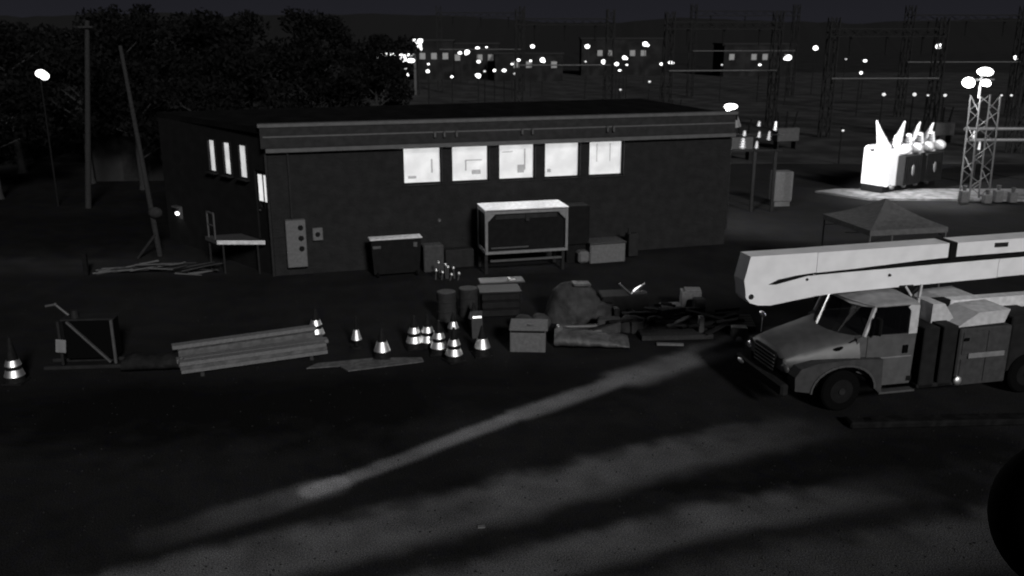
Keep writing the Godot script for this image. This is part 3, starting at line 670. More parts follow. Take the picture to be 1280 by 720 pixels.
	var k2 := mb(); k2.box(Vector3(0, 0.34, 0), Vector3(0.62, 0.68, 0.5), 0.02); k2.box(Vector3(0.05, 0.71, 0), Vector3(0.5, 0.05, 0.4), 0.01)
	whole("tall_carton", k2, M["box_pale"], "pale carton, farther and taller of the two left of the boom tip", "carton", Vector3(5.62, 0, -27.2), -4)
	for q in [[4.7, -25.0, 1.3, "wood_dark", "nearer dark timber mat below the pale cartons", 4.0], [6.3, -25.9, 1.2, "frame_dark", "farther dark timber mat behind the end of the pale strip", -6.0]]:
		var t := thing("timber_mat", q[4], "timber mat", Vector3(q[0], 0, q[1]), q[5])
		for k in 5:
			var mm := mb(); mm.box(Vector3(0, 0.07, -0.5 + k * 0.25), Vector3(q[2] * 1.6, 0.14, 0.23), 0.015); part("timber", mm, M[q[3]], t)
	var pl := mb(); pl.box(Vector3(0, 0.03, 0), Vector3(0.75, 0.05, 0.14), 0.008)
	whole("loose_plank", pl, M["wood_pale"], "short pale plank lying before the nearer timber mat", "plank", Vector3(4.45, 0, -23.95), -4)
	var rk := mb(); rk.ball(Vector3(0, 0.06, 0), Vector3(0.1, 0.09, 0.08), 10, 6, 0.5, fn, -0.5)
	whole("pale_stone", rk, M["concrete_pale"], "small pale stone at the far right end of the pale strip", "stone", Vector3(6.45, 0, -24.2))
	for q in [[-2.0, -26.3, "left"], [-1.35, -26.7, "right"]]:
		var bl := mb(); bl.lathe(Vector3.ZERO, Vector3(0, 0.9, 0), [[0, 0.29], [0.04, 0.3], [0.32, 0.29], [0.34, 0.31], [0.36, 0.29], [0.66, 0.29], [0.68, 0.31], [0.7, 0.29], [0.97, 0.3], [1, 0.28]], 24)
		whole("steel_drum", bl, M["drum_dim"], "dim steel drum behind the cone cluster, the %s of two" % q[2], "drum", Vector3(q[0], 0, q[1]))
	var jm := thing("scrap_heap", "low tangled heap of boards, pipes and hoses between the mound and truck", "scrap heap", Vector3(4.6, 0, -25.4))
	for i in 46:
		var x := rng.randf_range(-2.0, 2.3); var z := rng.randf_range(-1.3, 0.8); var yaw := rng.randf_range(-0.6, 0.6); var ln := rng.randf_range(0.3, 1.2); var y := rng.randf_range(0.04, 0.35)
		var pz := mb(); var e := Vector3(cos(yaw), rng.randf_range(-0.1, 0.25), sin(yaw)) * ln * 0.5
		if i % 3 == 0: pz.cyl(Vector3(x, y + 0.1, z) - e, Vector3(x, y + 0.1, z) + e, 0.05, 0.05, 8)
		elif i % 3 == 1: pz.bar(Vector3(x, y + 0.1, z) - e, Vector3(x, y + 0.1, z) + e, 0.18, 0.04)
		else: pz.box(Vector3(x, y, z), Vector3(ln * 0.4, y * 2.0, 0.3), 0.02, Basis(Vector3.UP, yaw))
		part(["pipe", "board", "block"][i % 3], pz, M[["steel_dark", "wood_dark", "drum_dim", "steel_mid", "box_dim", "dark"][rng.randi() % 6]], jm)
	# road marker and stone in the foreground
	var rm := mb(); rm.box(Vector3(0, 0.012, 0), Vector3(0.14, 0.025, 0.1), 0.008)
	whole("road_stud", rm, M["galv"], "tiny bright road stud in the foreground pavement", "road stud", Vector3(-0.55, 0, -14.27), 10)
	# long low concrete block beside the truck
	var wb := thing("barrier_block", "long low concrete block with a lifting hole in front of the truck", "block", Vector3(10.3, 0, -18.7), 3)
	var w1 := mb(); w1.box(Vector3(0, 0.08, 0), Vector3(5.6, 0.16, 0.4), 0.04); part("block", w1, M["block_dark"], wb)
	var w2 := mb(); w2.cyl(Vector3(-2.35, 0.15, 0.0), Vector3(-2.35, 0.166, 0.0), 0.09, 0.09, 16); part("lifting_hole", w2, M["black"], wb)
	# added matte black rounded shape on a post close to the camera
	var bt := thing("added_black_shape", "added matte black rounded shape cut off by the lower right corner", "housing", Vector3(2.79, 0, -4.0))
	var t1 := mb(); t1.ball(Vector3(0, 6.17, 0), Vector3(0.375, 0.4, 0.375), 40, 24); part("shell", t1, M["black"], bt)
	var t2 := mb(); t2.cyl(Vector3(0, 0, 0), Vector3(0, 5.8, 0), 0.06, 0.05, 14); part("post", t2, M["black"], bt)

# ------------------------------------------------------------------ bucket truck
func wheel(parent: Node3D, x: float, z: float, w: float) -> void:
	var t := mb(); t.lathe(Vector3(x, 0.5, z), Vector3(0, 0, -w), [[0.0, 0.3], [0.03, 0.46], [0.16, 0.5], [0.84, 0.5], [0.97, 0.46], [1.0, 0.3]], 32); var o := part("wheel", t, M["rubber"], parent)
	var r := mb(); r.lathe(Vector3(x, 0.5, z + 0.006), Vector3(0, 0, -0.1), [[0.0, 0.29], [0.2, 0.27], [0.6, 0.2], [1.0, 0.1]], 24); part("rim", r, M["dark"], o)
	var h := mb(); h.cyl(Vector3(x, 0.5, z - 0.09), Vector3(x, 0.5, z + 0.03), 0.1, 0.08, 16); part("hub", h, M["steel_dark"], o)

func truck() -> void:
	var T := thing("bucket_truck", "utility bucket truck with a long white folded boom lying over its cab", "truck", Vector3(7.62, 0, -19.33), 13)
	# chassis, wheels
	var ch := mb(); ch.box(Vector3(3.2, 0.72, -0.8), Vector3(8.6, 0.22, 0.1)); ch.box(Vector3(3.2, 0.72, -1.6), Vector3(8.6, 0.22, 0.1)); ch.box(Vector3(0, 0.5, -1.2), Vector3(0.14, 0.16, 1.8), 0.03); ch.box(Vector3(5.0, 0.5, -1.2), Vector3(0.2, 0.22, 1.8), 0.03); part("chassis", ch, M["dark"], T)
	wheel(T, 0, -0.03, 0.28); wheel(T, 0, -2.1, 0.28); wheel(T, 5.0, 0.0, 0.3); wheel(T, 5.0, -2.1, 0.3)
	# fenders and hood
	for side in 2:
		var arch := PackedVector2Array()
		for i in 15:
			var f := PI * i / 14.0
			arch.append(Vector2(-0.82 * cos(f), 0.52 + 0.62 * sin(f)))
		var pl := PackedVector2Array([Vector2(-1.22, 0.62)]); pl.append_array(PackedVector2Array([Vector2(-0.86, 0.55)])); pl.append_array(arch); pl.append_array(PackedVector2Array([Vector2(0.95, 0.4), Vector2(1.02, 0.4), Vector2(0.98, 1.22), Vector2(0.3, 1.27), Vector2(-0.7, 1.24), Vector2(-1.1, 1.14), Vector2(-1.24, 0.95)]))
		var z := 0.0 if side == 0 else -2.1
		var fb := mb(); fb.prism(pl, z, z - 0.34); part("fender", fb, M["fender_dark"], T)
		var lip := mb()
		for i in 14: lip.bar(Vector3(arch[i].x, arch[i].y, z + (0.012 if side == 0 else -0.352)), Vector3(arch[i + 1].x, arch[i + 1].y, z + (0.012 if side == 0 else -0.352)), 0.05)
		part("arch_lip", lip, M["steel_mid"], T)
	var hr := []
	for q in [[-1.32, 1.28, 0.55], [-1.26, 1.4, 0.48], [-0.8, 1.52, 0.4], [-0.2, 1.63, 0.3], [0.42, 1.74, 0.16]]:
		var ring := []
		var z0 := -float(q[2]); var z1 := -2.44 + float(q[2]); var top: float = q[1]
		for p in [[z0 + 0.12, 0.95], [z0 + 0.1, 1.24], [z0, top - 0.12], [z0 - 0.14, top - 0.02], [-0.85, top + 0.025], [-1.22, top + 0.04], [-1.59, top + 0.025], [z1 + 0.14, top - 0.02], [z1, top - 0.12], [z1 - 0.1, 1.24], [z1 - 0.12, 0.95]]: ring.append(Vector3(q[0], p[1], p[0]))
		hr.append(ring)
	var hd := mb(); hd.loft(hr, true, true); part("hood", hd, M["cab_body"], T)
	var vt := mb(); vt.ball(Vector3(0.12, 1.46, -0.245), Vector3(0.3, 0.07, 0.03), 14, 8, 0.0, null); var vo := part("hood_vent", vt, M["black"], T); vo.rotation_degrees.z = 0
	var gr := mb(); gr.box(Vector3(-1.33, 1.06, -1.22), Vector3(0.08, 0.5, 1.0), 0.03); part("grille", gr, M["dark"], T)
	for i in 5:
		var gs := mb(); gs.box(Vector3(-1.38, 0.88 + i * 0.09, -1.22), Vector3(0.03, 0.03, 0.95), 0.005); part("grille_bar", gs, M["steel_mid"], T)
	var bp := mb(); bp.box(Vector3(-1.42, 0.62, -1.22), Vector3(0.2, 0.3, 2.3), 0.05); part("bumper", bp, M["frame_dark"], T)
	for z in [-0.4, -2.04]:
		var hl := mb(); hl.ball(Vector3(-1.28, 1.05, z), Vector3(0.07, 0.11, 0.16)); part("headlight", hl, M["chrome"] if z < -1 else M["steel_mid"], T)
	var mk := mb(); mk.ball(Vector3(-1.53, 0.66, -2.05), Vector3(0.03, 0.06, 0.16)); part("marker_reflector", mk, M["retro"], T)
	# cab lower body and doors
	var cbp := PackedVector2Array([Vector2(0.3, 0.95), Vector2(1.0, 0.62), Vector2(1.02, 0.5), Vector2(1.86, 0.5), Vector2(1.9, 1.74), Vector2(0.5, 1.76), Vector2(0.36, 1.7)])
	var cb := mb(); cb.prism(cbp, -0.16, -2.28); part("cab_shell", cb, M["cab_body"], T)
	for side in 2:
		var z := -0.14 if side == 0 else -2.3
		var s := 1.0 if side == 0 else -1.0
		var dp := PackedVector2Array([Vector2(0.62, 0.95), Vector2(0.98, 0.66), Vector2(1.06, 0.54), Vector2(1.74, 0.54), Vector2(1.78, 1.7), Vector2(0.62, 1.73)])
		var d := mb(); d.prism(dp, z, z - 0.03 * s); var dor := part("door", d, M["cab_body"], T)
		var cr := mb(); cr.box(Vector3(0.5, 1.2, z + 0.012 * s), Vector3(2.6, 0.035, 0.03), 0.008); part("side_trim", cr, M["steel_pale"], dor)
		var dh := mb(); dh.box(Vector3(1.62, 1.38, z + 0.02 * s), Vector3(0.14, 0.2, 0.04), 0.015); part("door_handle", dh, M["black"], dor)
		var wg := mb(); wg.prism(PackedVector2Array([Vector2(0.66, 1.77), Vector2(1.66, 1.76), Vector2(1.66, 2.4), Vector2(0.9, 2.4), Vector2(0.76, 2.3)]), z - 0.03 * s, z - 0.045 * s); part("door_window", wg, M["tinted_glass"], dor)
	# greenhouse
	for z in [-0.17, -2.27]:
		var lp := mb()
		lp.bar(Vector3(0.53, 1.74, z), Vector3(0.78, 2.42, z - 0.06 * signf(z + 1.2)), 0.075, 0.075)
		part("windscreen_pillar", lp, M["cab_white"], T)
	for z in [-0.2, -2.24]:
		var rp := mb()
		rp.prism(PackedVector2Array([Vector2(1.68, 1.74), Vector2(1.9, 1.74), Vector2(1.9, 2.42), Vector2(1.66, 2.44), Vector2(1.6, 2.39), Vector2(1.68, 2.3)]), z - 0.05, z + 0.05)
		part("rear_pillar", rp, M["cab_white"], T)
	var rw := mb(); rw.box(Vector3(1.87, 2.08, -1.22), Vector3(0.06, 0.66, 1.9), 0.01); part("cab_back", rw, M["cab_white"], T)
	var rf := []
	for q in [[0.44, 2.41, 0.75], [0.6, 2.45, 0.4], [0.76, 2.49, 0.2], [1.0, 2.53, 0.16], [1.6, 2.54, 0.16], [1.9, 2.5, 0.18], [1.94, 2.44, 0.2]]:
		var ring := []
		var z0 := -float(q[2]); var z1 := -2.44 + float(q[2]); var y: float = q[1]
		for p in [[z0, 2.4], [z0, y - 0.05], [z0 - 0.12, y], [-1.22, y + 0.03], [z1 + 0.12, y], [z1, y - 0.05], [z1, 2.4]]: ring.append(Vector3(q[0], p[1] if p[1] > 2.4 else 2.4 - 0.001, p[0]))
		rf.append(ring)
	var rb := mb(); rb.loft(rf, true, true); part("cab_roof", rb, M["cab_roof"], T)
	var wsr := []
	for i in 9:
		var t := i / 8.0
		var z := -0.2 - 2.04 * t
		var bow := 0.5 * (1.0 - pow(2 * t - 1, 2))
		wsr.append([Vector3(0.53 - bow, 1.68, z), Vector3(0.65 - bow * 0.8, 2.06, z), Vector3(0.76 - bow * 0.6, 2.42, z)])
	var ws := mb(); ws.loft(wsr, false, false); part("windscreen", ws, M["tinted_glass"], T)
	var sv := mb()
	for i in 8:
		sv.bar(wsr[i][2] + Vector3(0.01, 0.02, 0), wsr[i + 1][2] + Vector3(0.01, 0.02, 0), 0.06)
	part("visor_strip", sv, M["cab_roof"], T)
	var cw := mb(); cw.loft([[Vector3(0.2, 1.6, -0.2), Vector3(0.56, 1.745, -0.2)], [Vector3(-0.2, 1.655, -1.22), Vector3(0.02, 1.7, -1.22)], [Vector3(0.2, 1.6, -2.24), Vector3(0.56, 1.745, -2.24)]], false, false); part("cowl", cw, M["dark"], T)
	var se := mb(); se.box(Vector3(1.4, 1.5, -0.7), Vector3(0.5, 0.16, 0.6), 0.05); se.box(Vector3(1.62, 1.9, -0.7), Vector3(0.16, 0.75, 0.55), 0.06); se.box(Vector3(1.4, 1.5, -1.7), Vector3(0.5, 0.16, 0.9), 0.05); se.box(Vector3(1.62, 1.85, -1.7), Vector3(0.16, 0.65, 0.85), 0.06); part("seat", se, M["dark"], T)
	var sw := mb()
	for i in 16:
		var f := TAU * i / 16; var f2 := TAU * (i + 1) / 16
		var ax := Basis(Vector3.FORWARD, -0.5)
		sw.cyl(Vector3(0.95, 1.85, -0.68) + ax * Vector3(0, sin(f), cos(f)) * 0.22, Vector3(0.95, 1.85, -0.68) + ax * Vector3(0, sin(f2), cos(f2)) * 0.22, 0.016, 0.016, 6)
	part("steering_wheel", sw, M["dark"], T)
	# mirrors
	for q in [[0.72, 0.06], [0.72, -2.52]]:
		var mr := mb(); mr.box(Vector3(q[0], 2.05, q[1]), Vector3(0.08, 0.42, 0.2), 0.03); mr.cyl(Vector3(q[0], 1.84, q[1]), Vector3(q[0] + 0.05, 1.78, q[1] * 0.0 + (-0.15 if q[1] > -1 else -2.3)), 0.015, 0.015, 8); part("mirror", mr, M["dark"], T)
	var fm := mb(); fm.ball(Vector3(-0.95, 1.78, -2.2), Vector3(0.05, 0.07, 0.16)); fm.cyl(Vector3(-0.95, 1.3, -2.2), Vector3(-0.95, 1.72, -2.2), 0.015, 0.015, 8); part("hood_mirror", fm, M["chrome"], T)
	# step and fuel tank
	var ft := mb(); ft.cyl(Vector3(1.1, 0.62, -0.35), Vector3(1.9, 0.62, -0.35), 0.2, 0.2, 20); part("fuel_tank", ft, M["dark"], T)
	var fs := mb(); fs.box(Vector3(1.45, 0.36, -0.12), Vector3(0.95, 0.05, 0.22), 0.01); part("cab_step", fs, M["steel_mid"], T)
	# dark cabinet behind the cab
	for q in [[2.24, 0.42], [2.75, 0.4]]:
		var dc := mb(); dc.box(Vector3(q[0], 1.12, -0.6), Vector3(q[1], 1.5, 1.1), 0.02); part("tool_cabinet", dc, M["frame_dark"], T)
	var dl := mb(); dl.box(Vector3(2.5, 0.42, -0.5), Vector3(1.0, 0.1, 0.9), 0.02); part("cabinet_sill", dl, M["steel_dark"], T)
	var rr := mb(); rr.ball(Vector3(3.07, 0.5, -0.02), Vector3(0.11, 0.11, 0.06), 18, 12); part("round_reflector", rr, M["retro"], T)
	# utility body
	var ub := mb(); ub.box(Vector3(3.72, 1.06, -1.2), Vector3(1.42, 1.44, 2.3), 0.03); part("utility_body", ub, M["body_box"], T)
	for q in [[3.4, 0.62], [4.08, 0.62]]:
		var ud := mb(); ud.box(Vector3(q[0], 1.42, -0.04), Vector3(0.6, 0.56, 0.02), 0.006); ud.box(Vector3(q[0], 0.72, -0.04), Vector3(0.6, 0.6, 0.02), 0.006); part("locker_door", ud, M["body_box"], T)
	var us := mb(); us.box(Vector3(3.78, 1.1, -0.02), Vector3(1.0, 0.13, 0.03), 0.01); part("reflective_stripe", us, M["steel_pale"], T)
	var ul := mb(); ul.box(Vector3(3.18, 1.52, -0.02), Vector3(0.14, 0.08, 0.03), 0.01); part("latch", ul, M["black"], T)
	var rb2 := mb(); rb2.box(Vector3(5.95, 1.18, -1.2), Vector3(3.0, 1.2, 2.25), 0.03); rb2.box(Vector3(4.9, 1.5, -0.6), Vector3(0.9, 0.9, 1.0), 0.03); part("rear_body", rb2, M["frame_dark"], T)
	var wd := mb(); wd.prism(PackedVector2Array([Vector2(2.95, 1.8), Vector2(3.05, 1.86), Vector2(3.5, 2.13), Vector2(4.36, 2.16), Vector2(4.24, 1.84)]), -0.12, -2.2); part("body_fairing", wd, M["cab_white"], T)
	# boom rest and bracket
	var br := mb(); br.box(Vector3(2.25, 1.9, -1.0), Vector3(0.14, 1.1, 0.14), 0.02); br.bar(Vector3(2.25, 2.42, -1.0), Vector3(2.02, 2.66, -1.0), 0.06); br.bar(Vector3(2.25, 2.42, -1.0), Vector3(2.5, 2.66, -1.0), 0.06); part("boom_rest", br, M["steel_dark"], T)
	var br2 := mb(); br2.bar(Vector3(2.02, 2.66, -0.92), Vector3(2.22, 2.4, -0.92), 0.05); br2.bar(Vector3(2.44, 2.35, -0.92), Vector3(2.46, 2.68, -0.92), 0.06); br2.box(Vector3(2.42, 2.0, -0.9), Vector3(0.07, 0.66, 0.06), 0.01); part("rest_guide", br2, M["cab_white"], T)
	var bk := mb(); bk.prism(PackedVector2Array([Vector2(2.52, 1.76), Vector2(2.52, 2.3), Vector2(2.85, 2.28), Vector2(3.2, 1.82), Vector2(3.1, 1.78)]), -0.5, -1.2); part("side_bracket", bk, M["cab_white"], T)
	var bk2 := mb(); bk2.box(Vector3(2.75, 1.74, -0.5), Vector3(0.5, 0.1, 0.5), 0.02); part("bracket_foot", bk2, M["black"], T)
	# turret arm
	var ta := mb(); ta.box(Vector3(5.0, 2.03, -1.15), Vector3(3.2, 0.3, 0.34), 0.02); part("turret_arm", ta, M["white_paint"], T)
	var tsl := mb(); tsl.box(Vector3(3.9, 2.08, -0.975), Vector3(0.5, 0.05, 0.02), 0.008); tsl.box(Vector3(3.25, 2.1, -1.15), Vector3(0.36, 0.2, 0.3), 0.02); part("turret_slot", tsl, M["dark"], T)
	var tt := mb(); tt.cyl(Vector3(6.8, 1.75, -1.15), Vector3(6.8, 2.45, -1.15), 0.45, 0.4, 24); tt.box(Vector3(6.9, 2.85, -1.15), Vector3(0.6, 0.9, 0.6), 0.04); part("turret", tt, M["white_paint"], T)
	# boom: knuckle plate with slot, folded lower and upper arms
	var z0 := -0.9; var z1 := -1.4
	var kn := mb()
	kn.prism(PackedVector2Array([Vector2(-2.08, 3.61), Vector2(-2.2, 3.05), Vector2(-2.16, 2.86), Vector2(-1.6, 2.92), Vector2(-1.35, 3.03), Vector2(-0.9, 3.1), Vector2(-0.55, 3.13), Vector2(-0.4, 3.14), Vector2(-0.4, 3.62)]), z0, z1)
	kn.prism(PackedVector2Array([Vector2(-2.16, 2.86), Vector2(-2.13, 2.64), Vector2(-2.02, 2.51), Vector2(-1.8, 2.44), Vector2(-1.5, 2.42), Vector2(-0.9, 2.5), Vector2(-0.4, 2.56), Vector2(-0.4, 3.07), Vector2(-0.6, 3.07), Vector2(-1.1, 2.97), Vector2(-1.4, 2.91), Vector2(-1.6, 2.92)]), z0, z1)
	part("boom_knuckle", kn, M["boom_white"], T)
	var sl := mb(); sl.prism(PackedVector2Array([Vector2(-1.7, 2.9), Vector2(-1.4, 3.06), Vector2(-0.5, 3.18), Vector2(-0.42, 3.0), Vector2(-1.2, 2.88)]), z0 - 0.015, z1 + 0.015); part("slot_shade_plate", sl, M["dark"], T)  # dark plate added inside the slot in place of its shade
	for k in 3:
		var hz := mb(); hz.cyl(Vector3(-0.38, 3.105, z0 - 0.05 - k * 0.1), Vector3(8.0, 3.29, z0 - 0.05 - k * 0.1), 0.042, 0.042, 10); part("gap_shade_tube", hz, M["dark"], T)  # dark tubes added to draw the shaded gap between the booms
	for q in [[-0.62, 2.99, 0.035], [-2.0, 2.66, 0.07], [1.55, 2.96, 0.035]]:
		var pn := mb(); pn.cyl(Vector3(q[0], q[1], z0 - 0.01), Vector3(q[0], q[1], z0 + 0.025), q[2], q[2] * 0.8, 16); part("pivot_pin", pn, M["steel_dark"], T)
	var lo := mb(); lo.prism(PackedVector2Array([Vector2(-0.4, 2.56), Vector2(-0.4, 3.07), Vector2(2.5, 3.16), Vector2(4.55, 3.21), Vector2(4.55, 2.71), Vector2(2.4, 2.66), Vector2(0.2, 2.6)]), z0 - 0.02, z1 + 0.02); part("lower_boom", lo, M["boom_white"], T)
	var lo2 := mb(); lo2.prism(PackedVector2Array([Vector2(4.57, 3.2), Vector2(8.2, 3.25), Vector2(8.2, 2.8), Vector2(4.57, 2.72)]), z0 - 0.03, z1 + 0.03); part("lower_boom", lo2, M["boom_white"], T)
	var up := mb(); up.prism(PackedVector2Array([Vector2(-0.4, 3.14), Vector2(-0.4, 3.62), Vector2(3.06, 3.66), Vector2(3.06, 3.31), Vector2(2.3, 3.28), Vector2(0.6, 3.18)]), z0 + 0.02, z1 - 0.02); part("upper_boom", up, M["boom_white"], T)
	var uc := mb(); uc.box(Vector3(3.16, 3.48, -1.15), Vector3(0.2, 0.4, 0.64), 0.02); part("boom_collar", uc, M["dark"], T)
	var up2 := mb(); up2.prism(PackedVector2Array([Vector2(3.26, 3.32), Vector2(3.26, 3.66), Vector2(8.6, 3.73), Vector2(8.6, 3.4)]), z0 + 0.03, z1 - 0.03); part("upper_boom", up2, M["boom_white"], T)
	var ulb := mb(); ulb.box(Vector3(4.5, 3.55, z0 + 0.034), Vector3(0.38, 0.11, 0.012), 0.003); part("boom_label", ulb, M["steel_dark"], T)
	var bu := mb(); bu.prism(PackedVector2Array([Vector2(8.4, 2.7), Vector2(9.1, 2.7), Vector2(9.2, 3.8), Vector2(8.35, 3.8)]), -0.3, -0.86); part("bucket", bu, M["white_paint"], T)
	var bkl := mb(); bkl.box(Vector3(2.05, 2.64, -1.15), Vector3(0.4, 0.08, 0.5), 0.02); part("rest_pad", bkl, M["dark"], T)

# ------------------------------------------------------------------ pop-up tent
func tent() -> void:
	var t := thing("canopy_tent", "dark pop-up canopy tent with peaked roof behind the truck boom", "tent", Vector3(12.85, 0, -30.6), 12)
	var w := 1.45; var e := 2.22; var pk := 3.0
	var r := mb()
	var cs := [Vector3(-w, e, w), Vector3(w, e, w), Vector3(w, e, -w), Vector3(-w, e, -w)]
	for i in 4:
		var a: Vector3 = cs[i]; var b: Vector3 = cs[(i + 1) % 4]
		var apex := Vector3(0, pk, 0)
		for k in 6:
			for h in 5:
				var u0 := k / 6.0; var u1 := (k + 1) / 6.0; var v0 := h / 5.0; var v1 := (h + 1) / 5.0
				var f := func(u: float, v: float) -> Vector3:
					var p: Vector3 = a.lerp(b, u).lerp(apex, v)
					p.y -= 0.16 * sin(PI * v) * (0.5 + 0.5 * sin(PI * u)) ; return p
				r.quad(f.call(u0, v0), f.call(u1, v0), f.call(u1, v1), f.call(u0, v1), (a + b) + Vector3(0, 2, 0))
		var o := (a + b) * 0.5; o.y = 0; o = o.normalized()
		r.quad(a, b, b + Vector3(0, -0.18, 0) + o * 0.01, a + Vector3(0, -0.18, 0) + o * 0.01, o)
	part("canopy", r, M["canopy_cloth"], t)
	for q: Vector3 in cs:
		var l := mb(); var p := q * Vector3(0.97, 0, 0.97)
		l.box(p + Vector3(0, e / 2 - 0.02, 0), Vector3(0.05, e - 0.05, 0.05), 0.006); part("leg", l, M["galv"], t)
		var f := mb(); f.box(p + Vector3(0, 0.012, 0), Vector3(0.16, 0.02, 0.16), 0.004); part("foot", f, M["steel_dark"], t)
	for i in 4:
		var a: Vector3 = cs[i] * Vector3(0.97, 0.97, 0.97); var b: Vector3 = cs[(i + 1) % 4] * Vector3(0.97, 0.97, 0.97)
		var s := mb(); var m := a.lerp(b, 0.5)
		s.bar(a + Vector3(0, -0.3, 0), m, 0.025); s.bar(m + Vector3(0, -0.3, 0), b, 0.025); part("scissor_brace", s, M["steel_dark"], t)

# ------------------------------------------------------------------ trees and poles on the left
func leafy(b: MB, c: Vector3, r: Vector3, cnt: int, size: float) -> void:
	for i in cnt:
		var e := Vector3(rng.randfn(), rng.randfn(), rng.randfn()).normalized() * pow(rng.randf(), 0.4)
		var p := c + e * r
		var x := Vector3(rng.randfn(), rng.randfn(), rng.randfn()).normalized(); var y := x.cross(Vector3(rng.randfn(), rng.randfn(), rng.randfn())).normalized()
		var s := size * rng.randf_range(0.6, 1.4)
		b.flat(p - x * s, p + x * s * 0.2 + y * s * 0.5, p + x * s, x.cross(y)); b.flat(p - x * s, p + x * s, p + x * s * 0.1 - y * s * 0.5, x.cross(y))

func make_tree(label: String, h: float, spread: float, k: int) -> Node3D:
	var t := thing("tree", label, "tree", Vector3.ZERO, 0.0, "dark trees along the left and the skyline")
	var tr := mb()
	tr.lathe(Vector3.ZERO, Vector3(rng.randf_range(-0.3, 0.3), h * 0.75, rng.randf_range(-0.3, 0.3)), [[0, 0.32], [0.05, 0.24], [0.4, 0.18], [1.0, 0.05]], 10)
	var cr := mb()
	for i in 11:
		var a := TAU * i / 11.0 + rng.randf() * 0.6
		var y := h * rng.randf_range(0.22, 0.72)
		var tip := Vector3(cos(a) * spread * rng.randf_range(0.4, 0.95), y + h * rng.randf_range(0.08, 0.22), sin(a) * spread * rng.randf_range(0.4, 0.95))
		tr.cyl(Vector3(0, y, 0), tip, 0.08, 0.02, 6)
		leafy(cr, tip, Vector3(spread * 0.45, h * 0.11, spread * 0.45), 230, 0.2)
	leafy(cr, Vector3(0, h * 0.86, 0), Vector3(spread * 0.5, h * 0.14, spread * 0.5), 420, 0.2)
	part("trunk", tr, M["bark"], t); part("crown", cr, M["leaf_%d" % k], t)
	return t

